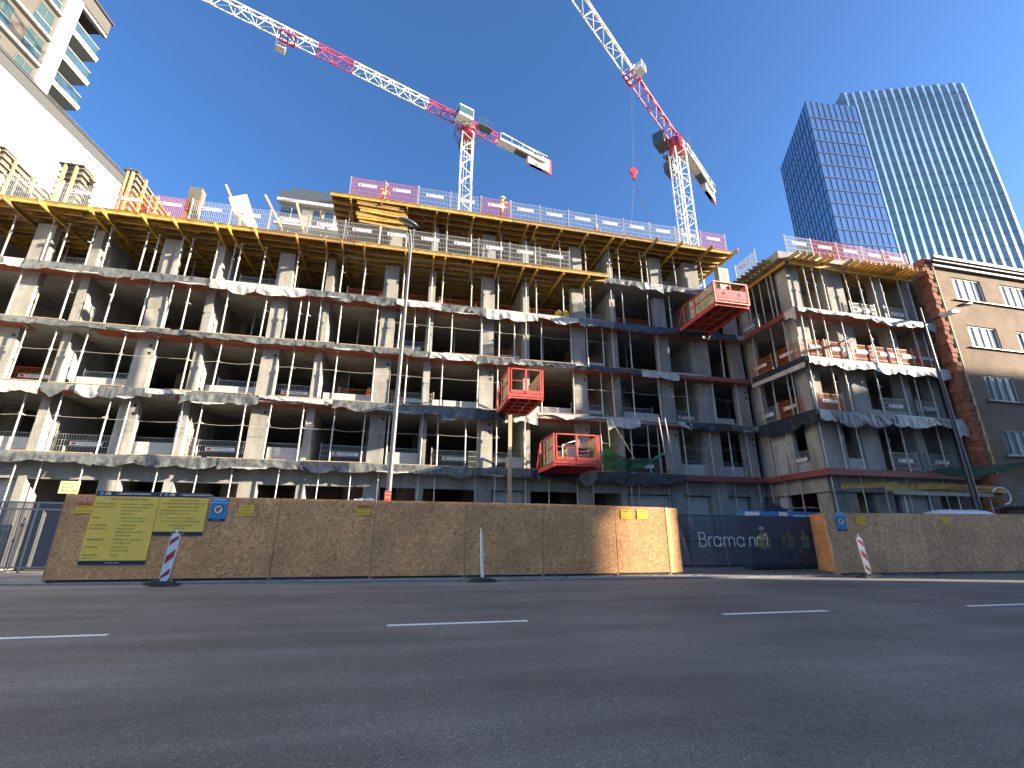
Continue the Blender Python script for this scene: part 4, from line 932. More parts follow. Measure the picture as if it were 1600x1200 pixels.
g = MB(); g.box((-.70, 18.86, 2.72), (-.47, 18.88, 3.08)); g.merge(text_mb('UWAGA', .06, front(-.585, 18.855, 2.98), 1, 'CENTER')); g.merge(text_mb('230V', .08, front(-.585, 18.855, 2.84), 1, 'CENTER')); one('notice', g, [mat('red_sign', (0.58, 0.06, 0.03), rough=.5), WHT], 'small red sign fixed to the pole of the pale street lamp above the hoarding', 'sign')
e = empty('street_lamp', (26.6, 17.55, 0), 'dark blue street lamp with two heads in front of the right wing', 'street lamp')
DB = mat('lamp_navy', (0.022, 0.028, 0.05), rough=.4)
g = MB(); g.tube((26.65,17.55,0), (26.68,17.55,5.5), .15, 14, .13); g.tube((26.68,17.55,5.5), (26.72,17.55,13.4), .12, 14, .045); part('pole', g, DB, e)
g = MB(); g.path([(26.7,17.55,12.45),(27.9,17.5,13.05),(29.3,17.4,13.7)], .04, 8); part('arm', g, DB, e)
g = MB(); g.path([(26.7,17.55,12.45),(26.9,17.2,12.6),(27.05,16.8,12.7)], .045, 8); part('arm', g, DB, e)
def oval_head(c, rot):
    q = MB(); q.lathe([(.10,-.02),(.30,-.05),(.42,0),(.36,.06),(.1,.10)], (0,0,0), 20, 0, 1.45, .55); g = MB(); g.merge(q, Matrix.Translation(c) @ Matrix.Rotation(rot[0], 4, 'Z') @ Matrix.Rotation(rot[1], 4, 'Y')); return g
part('head', oval_head((29.75, 17.35, 13.85), (0, -.22)), DB, e)
g = MB(); q = MB(); q.add([(-.55,-.3,0),(.3,-.34,.05),(.85,0,.12),(.3,.34,.05),(-.55,.3,0),(-.5,-.25,-.12),(.25,-.28,-.1),(.7,0,0),(.25,.28,-.1),(-.5,.25,-.12)], [(0,1,2,3,4),(9,8,7,6,5),(0,5,6,1),(1,6,7,2),(2,7,8,3),(3,8,9,4),(4,9,5,0)]); g.merge(q, Matrix.Translation((27.25,16.6,12.72)) @ Matrix.Rotation(.2, 4, 'Z') @ Matrix.Rotation(-.2, 4, 'Y')); part('head', g, mat('lamp_pale', (0.50, 0.52, 0.56), rough=.35), e)

# ------------------------------------------------------------------ things behind the fences
def toilet(x, y, label, c):
    e = empty('portable_toilet', (x, y, 0), label, 'portable toilet')
    g = MB(); g.box((-.58,-.55,.1), (.58,.55,2.2)); part('cabin', g, mat('toilet_'+c, (0.05, 0.12, 0.30), rough=.5), e, world=False)
    g = MB(); g.box((-.45,-.58,.15), (.45,-.551,2.1)); part('door', g, mat('toilet_door', (0.07, 0.16, 0.38), rough=.5), e, world=False)
    def rf(u, v):
        a = (u-.5)*2; b = (v-.5)*2
        h = .62*(max(0, 1-abs(a)**3.2))**.6*(max(0, 1-abs(b)**4))**.5
        return Vector((a*.68, b*.62, 2.2+h+.03*(1 if int(u*14) % 3 == 0 else 0)*(h > .05)))
    g = MB(); g.grid(rf, 28, 14); part('roof', g, mat('white_translucent_roof', (0.82, 0.82, 0.80), rough=.5), e, world=False)
toilet(-1.46, 19.6, 'portable toilet whose white domed roof shows over the long hoarding', 'blue')
e = empty('parked_van', (25.55, 17.75, 0), 'white van whose ribbed roof shows over the right hoarding', 'van')
def vf(u, v):
    a = (u-.5)*2; t = v*PI
    r = (max(0, 1-abs(a)**6))**.5
    return Vector((25.55+a*1.68, 17.75-.72*math.cos(t)*(.75+.25*r), 2.30+.45*math.sin(t)**.55*r+(.03*math.sin(u*60) if u > .7 else 0)))
g = MB(); g.grid(vf, 40, 14); part('roof', g, mat('van_white', (0.78, 0.80, 0.84), rough=.35), e)
g = MB(); g.box((23.9,17.05,.45), (27.2,18.45,2.31)); part('body', g, mat('van_white', (0,0,0)), e)
g = MB(); g.box((23.89,17.15,1.35), (23.93,18.35,2.1)); part('windscreen', g, DGLASS, e)
for x in (24.4, 26.6):
    for y in (17.0, 18.42):
        w_ = MB(); w_.tube((x, y, .38), (x, y+.2, .38), .33, 18); part('wheel', w_, BLACK, e)
e = empty('site_container', (18.0, 20.6, 0), 'blue and white container behind the gate with debris on its roof', 'container')
g = MB()
for i in range(46): x = 15.8+i*.1; g.box((x, 19.9, .1), (x+.05, 19.93, 2.4)); 
g.box((15.8,19.93,.1), (20.4,20.5,2.4)); part('wall', g, mat('container_blue', (0.03, 0.055, 0.10), rough=.5, noise=.2, nscale=3), e)
g = MB(); g.box((15.7,19.88,2.4), (20.5,20.5,2.66)); part('roof_rim', g, mat('container_blue2', (0.06, 0.20, 0.48), rough=.5), e)
for a, b in ((15.72, 16.5), (17.6, 18.05), (18.4, 19.1), (19.2, 19.9)):
    g = MB(); g.box((a, 19.86, 2.42 if a < 18 else 2.40), (b, 19.879, 2.62 if a < 18 else 2.5)); part('label_panel', g, PLATE, e)
e = empty('debris_heap', (17.6, 20.1, 2.66), 'tangle of boards and dark scraps on the container roof', 'debris')
rs = random.Random(3)
g = MB()
for i in range(7): a = rs.uniform(0, .5); x = 16.5+i*.45; g.bar((x, 20.05, 2.7+.03*i), (x+1.1, 20.05+rs.uniform(-.15, .2), 2.7+rs.uniform(0, .25)), .1, .03)
part('boards', g, WOOD, e)
g = MB()
def df(u, v): return Vector((17.0+1.2*u, 19.95+.4*v, 2.7+.28*math.sin(u*PI)*math.sin(v*PI)+.07*math.sin(u*21+v*9)))
g.grid(df, 20, 8); part('scraps', g, INK, e)
# yellow formwork beam and timber packs under the wing
g = MB(); g.box((-1.65,-.06,0), (1.65,.06,.03)); g.box((-1.65,-.06,.22), (1.65,.06,.25)); g.box((-1.65,-.015,.03), (1.65,.015,.22)); g.v = [(21.25+x, 18.05+y, 3.68+z+.05*x) for x, y, z in g.v]
one('formwork_girder', g, YEL, 'bright yellow girder lying across the ground floor props of the wing', 'beam')
for i in range(9):
    x = 22.6+.68*i
    beam(2.45, (x+.5, 18.0+.06*(i % 3), 3.62+.035*(i % 3)+.1*(i % 2)), rb.uniform(-.10,.10), 'weathered beam in the row on the wing ground floor props, %s from left' % nth(i+1), 'beams stored under the wing', tilt=rb.uniform(-.05,.05))
g = MB(); g.box((22.3,17.85,3.40), (28.4,17.93,3.58)); one('plank', g, mat('grey_plank', (0.40, 0.37, 0.31), rough=.9, noise=.3, nscale=4), 'long grey plank under the row of stored beams at the wing', 'plank')
for i, x in enumerate((22.9, 24.4, 26.2, 28.2)):
    prop(3.35, (x, 17.95, .05), 'prop carrying the stored beams under the wing, %s from left' % nth(i+1), 'props carrying the stored beams')
g = MB()
def cf(u, v): return Vector((28.4+3.6*u, 17.3+.9*v, 3.0+.05*math.sin(u*70)-.15*v))
g.grid(cf, 120, 2, smooth=False); one('corrugated_roof', g, mat('grey_sheet', (0.35, 0.37, 0.40), rough=.5), 'corrugated canopy at the foot of the brown building', 'canopy')
g = MB(); g.path([(28.5+.55*math.cos(t*.3), 17.6, 3.45+.4*math.sin(t*.3)) for t in range(-5, 10)], .035, 6); one('hose_loop', g, PLATE, 'white hose looped at the right end of the stored beams', 'hose')

# ------------------------------------------------------------------ formwork standing on the lower deck, left
def wall_form(x, y0, y1, z0, h, t, label):
    e = empty('wall_formwork', (x, y0, z0), label, 'formwork', 'wall formwork boxes on the deck')
    g = MB(); g.box((x-t/2, y0, z0), (x+t/2, y1, z0+h)); part('shutter_panel', g, mat('beige_shutter', (0.15, 0.14, 0.11), rough=.8, noise=.3, nscale=2), e)
    g = MB(); n = int(h/.34)
    for i in range(n+1):
        z = z0+.06+i*(h-.12)/n
        for s in (-1, 1): g.box((x+s*(t/2), y0-.02, z-.035), (x+s*(t/2+.12), y1, z+.035))
        g.box((x-t/2-.12, y0-.14, z-.035), (x+t/2+.12, y0-.021, z+.035))
    part('walers', g, mat('pale_waler', (0.25, 0.23, 0.19), rough=.7), e)
    g = MB(); y = y0+.5
    while y < y1:
        for s in (-1, 1): g.box((x+s*(t/2+.12), y-.05, z0), (x+s*(t/2+.22), y+.05, z0+h+.12))
        y += 1.3
    for s in (-.3, .3): g.box((x+s*t-.05, y0-.26, z0), (x+s*t+.05, y0-.14, z0+h))
    part('soldiers', g, mat('straw_soldier', (0.36, 0.31, 0.15), rough=.7), e)
    g = MB()
    for i in range(14): z = z0+h*random.random(); yy = y0+(y1-y0)*random.random(); g.tube((x+t/2+.1, yy, z), (x+t/2+.34, yy, z), .02, 6)
    part('tie_rods', g, STEEL, e)
    g = MB(); g.box((x-t/2-.15, y0-.3, z0+h), (x+t/2+.15, y0+.5, z0+h+.05)); g.bar((x-.2, y0, z0+h), (x-.2, y0, z0+h+.35), .06); g.bar((x+.15, y0+.2, z0+h), (x+.2, y0+.1, z0+h+.3), .05); part('head_platform', g, CGREY, e)
wall_form(-20.6, 23.4, 30, 15.85, 3.5, .55, 'leftmost long wall formwork on the lower deck, against the white gable')
wall_form(-17.3, 23.4, 24.3, 15.85, 3.1, .8, 'short square formwork tower in front of the white gable')
wall_form(-14.75, 23.4, 30, 15.85, 3.25, .35, 'long ribbed wall formwork right of the white gable, receding from the edge')
g = MB(); g.box((-12.1, 23.4, 15.85), (-11.5, 23.9, 18.85)); g.box((-11.49, 23.42, 15.85), (-11.38, 23.5, 18.6), 1); one('column_formwork', g, [mat('beige_shutter', (0,0,0)), WOOD], 'tall plain beige column shutter standing on the lower deck', 'formwork')
g = MB(); g.bar((-8.55, 23.2, 15.85), (-9.75, 23.3, 18.6), .9, .05, up=(0,1,0)); one('shutter_panel', g, mat('pale_board', (0,0,0)), 'pale plywood panel leaning on the lower deck', 'formwork')
for i, (xa, za, xb, zb, y) in enumerate(((-10.1, 18.65, -9.2, 16.9, 22.6), (-8.15, 18.3, -7.15, 16.6, 22.5), (-6.6, 18.1, -6.1, 16.6, 22.5), (-5.4, 17.9, -4.95, 16.7, 22.6))):
    g = MB(); g.bar((xa, y, za), (xb, y+.15, zb), .13, .1); g.bar((xb, y+.15, zb), (xb+.12, y+.2, 15.85), .07, .07); one('inclined_prop', g, WOOD, 'timber stick leaning over the lower deck barriers, %s from the left' % nth(i+1), 'prop', 'timbers leaning over the lower deck edge')
g = MB()
for i in range(5): g.lathe([(.05,0),(.16,.06),(.14,.2),(.04,.27)], (-9.05+.14*i-.02*i*i, 22.7+.1*(i % 2), 15.87+.12*(i % 2)), 9)
one('sack_pile', g, mat('orange_cloth', (0.55, 0.16, 0.06), rough=.9, noise=.3, nscale=8), 'orange bundle on the lower deck beside the leaning panel', 'bundle')
for i, (x, z) in enumerate(((7.9, LV[5]), (8.35, LV[5]))):
    g = MB(); g.lathe([(.16,0),(.2,.1),(.19,.5),(.1,.62)], (x, 23.1, z), 12); one('sack', g, mat('yellow_sack', (0.66, 0.42, 0.05), rough=.8, noise=.4, nscale=5), ('left' if i == 0 else 'right')+' yellow sack at the edge of the fifth storey', 'sack', 'yellow sacks at the fifth storey edge')

# ------------------------------------------------------------------ tower cranes
def lattice(g, p, q, w, h, n, r, mi=0, tri=True, rd=None):
    """truss from p to q: two bottom chords and one top chord (or two), n bays"""
    p = Vector(p); q = Vector(q); d = (q-p).normalized(); s = d.cross(Vector((0,0,1))).normalized()*(w/2); u = Vector((0,0,h)); rd = rd or r*.55
    B = [[p+(q-p)*i/n-s for i in range(n+1)], [p+(q-p)*i/n+s for i in range(n+1)]]
    T = [p+(q-p)*i/n+u for i in range(n+1)]
    for k in (0, 1): g.tube(B[k][0], B[k][-1], r, 6, mi=mi)
    g.tube(T[0], T[-1], r*1.1, 6, mi=mi)
    for i in range(n):
        g.tube(B[0][i], B[1][i], rd, 5, mi=mi); g.tube(B[i % 2][i], B[(i+1) % 2][i+1], rd*.8, 5, mi=mi)
        m = (T[i]+T[i+1])/2
        for k in (0, 1): g.tube(B[k][i], m, rd, 5, mi=mi); g.tube(m, B[k][i+1], rd, 5, mi=mi)
    g.tube(B[0][n], B[1][n], rd, 5, mi=mi)
    for k in (0, 1): g.tube(B[k][n], T[n], rd, 5, mi=mi); g.tube(B[k][0], T[0], rd, 5, mi=mi)
def tower_crane(x, y, zj, d, label, secs, cj, cabside, W=1.6, cj0=2.5, trolley=None, hook=None):
    """zj: height of the jib's lower chords; d: unit direction of the jib; secs: (from, to, white/red) along the jib"""
    e = empty('tower_crane', (x, y, 0), label, 'crane', 'white and red tower cranes over the site')
    d = Vector((d[0], d[1], 0)).normalized(); side = d.cross(Vector((0,0,1))).normalized()
    P = lambda t, s=0, z=0: Vector((x, y, zj+z)) + d*t + side*s
    g = MB(); a = W/2; z = 0; zt = zj-1.9
    for sx in (-1, 1):
        for sy in (-1, 1): g.bar((x+sx*a, y+sy*a, 0), (x+sx*a, y+sy*a, zt), .15)
    n = int(zt/1.5); st = zt/n
    for i in range(n):
        z0 = i*st; z1 = z0+st
        for k, ((ax, ay), (bx, by)) in enumerate((((-a,-a),(a,-a)), ((a,-a),(a,a)), ((a,a),(-a,a)), ((-a,a),(-a,-a)))):
            if i % 2: ax, ay, bx, by = bx, by, ax, ay
            g.bar((x+ax, y+ay, z0), (x+bx, y+by, z1), .075)
            if i % 4 == 0: g.bar((x+ax, y+ay, z0), (x+bx, y+by, z0), .07)
    g.bar((x-.3, y+a-.3, 0), (x-.3, y+a-.3, zt), .05); g.bar((x+.1, y+a-.3, 0), (x+.1, y+a-.3, zt), .05)
    part('mast', g, CWHITE, e)
    g = MB(); g.lathe([(.95,0),(1.12,.2),(1.12,.55),(1.0,.6),(1.2,.8),(1.2,1.2),(.95,1.9)], (x, y, zt), 20)
    for s in (-1, 1): g.bar(P(-1.2, s*.75, -.8), P(-1.2, s*.75, .1), .18); g.bar(P(1.2, s*.75, -.8), P(1.2, s*.75, .1), .18)
    part('slewing_ring', g, CRED, e)
    for (t0, t1, c) in secs:
        g = MB(); lattice(g, P(t0), P(t1), 1.25, 1.45, max(2, int(round((t1-t0)/2.2))), .085); part('jib_section', g, CRED if c == 'r' else CWHITE, e)
    # counter jib
    g = MB(); g.bar(P(-cj0, -.6), P(-cj, -.6), .16, .3); g.bar(P(-cj0, .6), P(-cj, .6), .16, .3)
    for i in range(int(cj-cj0)): g.bar(P(-cj0-.1-i, -.6), P(-cj0-.1-i, .6), .08)
    g.bar(P(-cj0, 0, -.04), P(-cj, 0, -.04), 1.05, .04)
    for s in (-.75, .75):
        g.bar(P(-cj0, s, 1.0), P(-cj, s, 1.0), .05)
        for i in range(int((cj-cj0)/2)+1): g.bar(P(-cj0-2*i, s, 0), P(-cj0-2*i, s, 1.0), .045)
    part('counter_jib', g, CWHITE, e)
    g = MB(); 
    for s in (-.5, .5): g.tube(P(-cj0-.5, s, 1.5), P(-cj+1, s, .9), .06, 6)
    part('tie_bar', g, CWHITE, e)
    for i in range(5):
        g = MB(); t = -cj+.15+i*.62
        g.bar(P(t, 0, -1.5), P(t, 0, .95), .52, 1.75, up=d); q = [];
        part('ballast_block', g, BALL, e)
    g = MB(); g.bar(P(-cj-.25, 0, -1.6), P(-cj-.25, 0, 1.3), .2, 1.9, up=d); part('end_frame', g, CRED, e)
    g = MB(); c = P(-cj+4.6, 0, .15); g.bar(c-d*1.1, c+d*1.1, 1.1, .9); part('winch_box', g, CGREY, e)
    s = cabside
    g = MB(); c0 = P(.2, s*1.55, -1.1); c1 = P(2.4, s*1.55, -1.1); g.bar(c0+Vector((0,0,.95)), c1+Vector((0,0,.95)), 1.5, 1.9); part('cab', g, CGREY if hook else CWHITE, e)
    g = MB(); g.bar(c0+d*.05+Vector((0,0,1.05)), c1+d*.03+Vector((0,0,1.05)), 1.54, 1.25); part('cab_glass', g, DGLASS, e)
    g = MB(); c = P(-1.6, s*1.7, -1.0); g.bar(c-d*1.4, c+d*.9, 1.2, .08)
    for k in range(6): t = -1.4+k*.46; g.bar(c+d*t+side*s*.6, c+d*t+side*s*.6+Vector((0,0,1.0)), .05)
    g.bar(c-d*1.4+side*s*.6+Vector((0,0,1.0)), c+d*.9+side*s*.6+Vector((0,0,1.0)), .05); part('platform_rail', g, CGREY, e)
    g = MB(); c = P(-.6, -s*1.5, -1.9) if not hook else P(-2.2, s*1.9, -2.4); g.bar(c-d*1.0, c+d*1.0, 1.3, 1.5); part('switch_cabinet', g, CGREY, e)
    # walkway basket round the ring
    g = MB()
    for k in range(16):
        t = 2*PI*k/16; u = 2*PI*(k+1)/16; R0 = 1.9
        pa = Vector((x+R0*math.cos(t), y+R0*math.sin(t), zt-.2)); pb = Vector((x+R0*math.cos(u), y+R0*math.sin(u), zt-.2))
        g.bar(pa, pb, .06); g.bar(pa+Vector((0,0,1)), pb+Vector((0,0,1)), .05); g.bar(pa, pa+Vector((0,0,1)), .05)
    part('ring_walkway', g, CGREY, e)
    if trolley:
        g = MB(); 
        for q in (-.75, .75): g.bar(P(trolley-.9, q, -.18), P(trolley+.9, q, -.18), .16, .2)
        for k in (-.8, 0, .8): g.bar(P(trolley+k, -.75, -.18), P(trolley+k, .75, -.18), .14, .16)
        for k in (-.8, .8):
            for q in (-.72, .72): g.bar(P(trolley+k, q, -.2), P(trolley+k, q, .25), .14)
        part('trolley', g, CRED, e)
        g = MB(); sg = -cabside
        c = P(trolley+.6, sg*1.35, -.9)
        g.bar(c-d*.55, c+d*.55, 1.0, .07)
        for k in (-.55, .55):
            for q in (-.48, .48): g.bar(c+d*k+side*q, c+d*k+side*q+Vector((0,0,1.1)), .06)
        for q in (-.48, .48):
            for z in (.55, 1.08): g.bar(c-d*.55+side*q+Vector((0,0,z)), c+d*.55+side*q+Vector((0,0,z)), .05)
        for z in (.25, .55, .82): g.bar(c+d*.55-side*.48+Vector((0,0,z)), c+d*.55+side*.48+Vector((0,0,z)), .05)
        g.bar(c+d*.55-side*.48+Vector((0,0,.3)), c+d*.55+side*.48+Vector((0,0,.3)), .04, .55); part('service_basket', g, CWHITE, e)
    if hook:
        hx, hy, hz = hook; top = P(trolley)
        g = MB()
        for k in (-.3, .3): g.tube(top+d*k, Vector((hx, hy, hz+.5))+d*k*.4, .016, 5)
        part('hoist_rope', g, CGREY, e)
        g = MB(); q = MB(); q.lathe([(.42,-.14),(.46,-.1),(.46,.1),(.42,.14)], (0,0,0), 16); g.merge(q, Matrix.Translation((hx, hy, hz+.3)) @ Matrix.Rotation(PI/2, 4, 'X')); g.bar((hx, hy, hz-.7), (hx, hy, hz), .3, .25)
        part('hook_block', g, mat('hook_red', (0.62, 0.05, 0.06), rough=.4), e)
        g = MB(); g.tube((hx, hy, hz-.7), (hx-.75, hy+.3, hz-7), .022, 5); g.tube((hx, hy, hz-.7), (hx+1.5, hy-.2, hz-7.5), .022, 5); g.tube((hx, hy, hz-.7), (hx+1.9, hy+.5, hz-7.5), .022, 5); part('chain_sling', g, CGREY, e)
    return e
tower_crane(5.3, 54.1, 59.1, (-29.4, -10.2), 'left tower crane with its jib reaching over the upper left, red beside the mast', [(-5.2, 0, 'r'), (0, 6.3, 'r'), (6.3, 16.6, 'w'), (16.6, 21.1, 'r'), (21.1, 48.0, 'w')], 14.0, -1, cj0=5.2, trolley=24.4)
tower_crane(33.9, 46.0, 54.9, (-19.3, -13.94), 'right tower crane with a longer red jib root and a red hook block hanging', [(0, 12.0, 'r'), (12.0, 44.0, 'w')], 14.2, 1, trolley=12.9, hook=(21.94, 37.58, 39.2))

# ------------------------------------------------------------------ neighbouring buildings on the left
AZ = math.radians(8.8); DV = Vector((math.sin(AZ), math.cos(AZ), 0)); NV = Vector((math.cos(AZ), -math.sin(AZ), 0))
def PL(c, s, z, off=0): return NV*(c+off) + DV*s + Vector((0, 0, z))
def wbox(g, c, s0, s1, z0, z1, d0, d1, mi=0):   # box on the plane at offset c: along s, up z, depth d0..d1 (positive towards the viewer)
    vs = [PL(c, s, z, d) for z in (z0, z1) for (s, d) in ((s0, d1), (s1, d1), (s1, d0), (s0, d0))]
    g.add(vs, [(3,2,1,0),(4,5,6,7),(0,1,5,4),(1,2,6,5),(2,3,7,6),(3,0,4,7)], mi)
cW = -33.0; kW = cW/-34.0
e = empty('gabled_building', tuple(PL(cW, 20, 0)), 'building with a huge blank white gable wall on the left', 'building')
zt = 1.4+(33.57-1.4)*kW
g = MB(); wbox(g, cW, 2, 38.2*kW, 0, zt-1.0, -12, 0); part('wall', g, mat('white_gable_render', (0.86, 0.85, 0.82), rough=.9, noise=.04, nscale=.3), e)
g = MB(); wbox(g, cW, 2, 38.4*kW, zt-.999, zt-.15, -12, .06); part('parapet', g, mat('grey_parapet', (0.06, 0.06, 0.062), rough=.8), e)
g = MB(); wbox(g, cW, 2, 38.5*kW, zt-.149, zt, -12.1, .12); part('coping', g, mat('dark_coping', (0.035, 0.04, 0.045), rough=.6), e)
g = MB()
for i in range(20): s = 3+i*1.8; wbox(g, cW, s, s+.05, zt, zt+.5, -.3, -.25)
wbox(g, cW, 2, 37, zt+.45, zt+.5, -.3, -.25); part('roof_rail', g, CGREY, e)
# taller apartment block behind it
cA = -42.0; kA = cA/-48.0
A = lambda s, z: (s*kA, 1.4+(z-1.4)*kA)
e = empty('apartment_block', tuple(PL(cA, 36, 0)), 'grey and white apartment block with glass balconies towering over the white gable', 'building')
GREYR = mat('grey_render', (0.09, 0.082, 0.073), rough=.9, noise=.08, nscale=.6); WHR = mat('white_render', (0.52, 0.49, 0.43), rough=.9, noise=.06, nscale=.5)
WG = mat('window_glass', (0.05, 0.085, 0.085), rough=.06, spec=.9)
FH = 3.85*kA; zb0 = 1.4+(49.2-1.4)*kA; s1 = 45.6*kA; sp0, sp1 = 40.5*kA, 42.1*kA
zroof = 1.4+(61.1-1.4)*kA
g = MB(); wbox(g, cA, 8, sp1, 0, zroof, -14, -.3); part('wall', g, GREYR, e)
g = MB(); wbox(g, cA, sp0, sp1, 0, zroof-.01, -.299, 0); wbox(g, cA, sp1-.3, sp1, 0, zroof-.01, -14, -.31); part('white_pier', g, WHR, e)
g = MB(); wbox(g, cA, 8, s1+.1, zroof+.001, zroof+1.6, -14.2, .02); part('roof_parapet', g, GREYR, e)
g = MB(); wbox(g, cA, 8, s1+.25, zroof+1.601, zroof+1.85, -14.4, .2); part('roof_edge', g, mat('dark_coping', (0,0,0)), e)
for i in range(-8, 4):
    z = zb0+i*FH
    g = MB(); wbox(g, cA, 8, s1, z-.26, z+.02, -.298 if False else -.297, .10); part('floor_band', g, WHR, e)
    if i == 3: break
    g = MB(); wbox(g, cA, sp1+.001, s1-.05, z-.55, z-.261, -6, .05); part('balcony_slab', g, WHR, e)
    g = MB(); wbox(g, cA, sp1+.002, s1-.3, z+.03, z+1.1, .0, .02); wbox(g, cA, s1-.32, s1-.3, z+.03, z+1.1, -3, -.01); o = part('balcony_glass', g, mat('balcony_glass', (0.06, 0.12, 0.17), rough=.05, alpha=.45, spec=.6), e)
    g = MB(); wbox(g, cA, sp1+.002, s1-.2, z+1.1, z+1.16, -.02, .05); part('rail', g, WHR, e)
    g = MB(); wbox(g, cA, sp1+.003, s1-1.6, z+.03, z+FH-.58, -4.2, -1.5); part('balcony_window', g, WG, e)
    for (a, b) in ((38.4*kA, 40.3*kA), (34.8*kA, 36.9*kA), (31.0*kA, 33.2*kA), (27.2*kA, 29.4*kA), (23.4*kA, 25.6*kA)):
        w_ = MB(); wbox(w_, cA, a, b, z+.12, z+2.62, -.5, -.285); o = part('window', w_, WG, e)
        f = MB(); 
        for ss in (a, (a+b)/2-.03, b-.07): wbox(f, cA, ss, ss+.06, z+.12, z+2.62, -.284, -.25)
        wbox(f, cA, a, b, z+2.56, z+2.62, -.284, -.25); c_ = part('frame', f, CGREY, e); c_.parent = o; c_.location = (0, 0, 0)
        f = MB(); wbox(f, cA, a-.02, b+.02, z+1.12, z+1.18, -.24, -.19); wbox(f, cA, a, b, z+.14, z+1.1, -.23, -.215, 1); c_ = part('rail', f, [WHR, mat('balcony_glass', (0,0,0))], e); c_.parent = o; c_.location = (0, 0, 0)
# small dark block behind the decks
e = empty('distant_block', (-14.5, 58, 0), 'small grey apartment block peeping up between the two decks', 'building')
g = MB(); g.box((-18.9, 58, 0), (-8.0, 70, 44.0)); part('wall', g, mat('greige_render', (0.34, 0.31, 0.26), rough=.9, noise=.1, nscale=.6), e)
g = MB(); g.box((-19.2, 57.6, 44.5), (-7.6, 70, 45.8)); part('roof_storey', g, mat('slate_cladding', (0.07, 0.085, 0.10), rough=.5), e)
g = MB(); g.box((-18.0, 57.8, 45.8), (-7.6, 70, 46.6)); part('roof_edge', g, mat('slate_cladding', (0,0,0)), e)
g = MB(); g.box((-19.3, 57.3, 44.0), (-7.5, 57.99, 44.49)); part('cornice', g, mat('pale_cornice', (0.55, 0.54, 0.50), rough=.8), e)
for r in range(5):
    zz = 40.9-3.6*r
    for x in (-18.7, -14.6, -10.6):
        w_ = MB(); w_.box((x, 57.93, zz), (x+2.5, 57.98, zz+2.6)); o = part('window', w_, mat('blue_window', (0.035, 0.07, 0.13), rough=.08, spec=.8), e)
        f = MB(); f.box((x, 57.90, zz+.95), (x+2.5, 57.929, zz+1.03)); f.box((x+1.2, 57.90, zz), (x+1.28, 57.929, zz+2.6)); c_ = part('frame', f, mat('pale_cornice', (0,0,0)), e); c_.parent = o; c_.location = (0, 0, 0)
    g = MB(); g.box((-19.2, 57.2, zz-.5), (-7.5, 57.92, zz-.2)); part('floor_band', g, mat('pale_cornice', (0,0,0)), e)

# ------------------------------------------------------------------ glass tower on the right
K = 1.2
e = empty('glass_tower', (110, 70, 0), 'tall blue glass office tower with a finned front and a lower smooth block beside it', 'tower')
def S2(p, z=100): return (p[0]*K*(z/100.0 if False else 1), p[1]*K)
HT_ = 1.4+98.6*K
GL1 = mat('tower_glass_blue', (0.36, 0.47, 0.60), rough=.10, metal=.85, noise=.15, nscale=.12)
GL2 = mat('tower_glass_grey', (0.44, 0.49, 0.46), rough=.22, metal=.4, noise=.25, nscale=.10, stretch=(1, 1, .4))
MUL = mat('tower_mullion', (0.07, 0.10, 0.15), rough=.4)
SPA = mat('tower_spandrel', (0.16, 0.23, 0.31), rough=.25, metal=.5)
FIN = mat('tower_fin_glass', (0.97, 1.0, 0.97), rough=.22, metal=.95)
kz = .945
Mx, Lf, Jx = [tuple(c*K*kz for c in p) for p in ((86.01, 67.39), (96.17, 86.62), (96.49, 66.22))]
hL = 1.4+98.6*K*kz
lowp = [Mx, (Jx[0]+3, Jx[1]-.3), (Jx[0]+14, Jx[1]+24), Lf]
g = MB(); g.prism(lowp, 0, hL); part('smooth_block', g, GL1, e)
def facade(p, q, h, nx, fz, name):
    p = Vector((p[0], p[1], 0)); q = Vector((q[0], q[1], 0)); d = (q-p); n = Vector((d.y, -d.x, 0)).normalized()
    g = MB()
    for i in range(nx+1):
        c = p+d*i/nx+n*.07; g.bar(c, c+Vector((0,0,h)), .12, .1, up=n)
    part('mullions', g, MUL, e)
    g = MB(); z = h-5.5
    while z > 5:
        g.bar(p+n*.07+Vector((0,0,z)), q+n*.07+Vector((0,0,z)), .08, fz*.09); z -= fz
    part('spandrels', g, SPA, e)
facade(Lf, Mx, hL, 12, 3.9, 'a'); facade(Mx, lowp[1], hL, 9, 3.9, 'b')
g = MB(); g.prism([(Mx[0]+1.5,Mx[1]+1),(Jx[0],Jx[1]+1.2),(Jx[0]+10,Jx[1]+20),(Lf[0]+1,Lf[1]-1)], hL, hL+.8); part('roof_plant', g, SPA, e)
TL = Vector((91.51*K, 62.21*K, 0)); TR = Vector((116.39*K, 53.6*K, 0)); dF = (TR-TL); nF = Vector((dF.y, -dF.x, 0)).normalized(); LFd = dF.length; uF = dF.normalized()
back = -nF*34
g = MB(); g.prism([(v.x, v.y) for v in (TL-nF*2.2, TR-nF*2.2, TR+back, TL+back)], 0, HT_-.8); part('core_block', g, GL2, e)
NF = 16
zs = [HT_-t for t in (0, 5, 20, 36, 52, 68, 84, 100)] + [0]
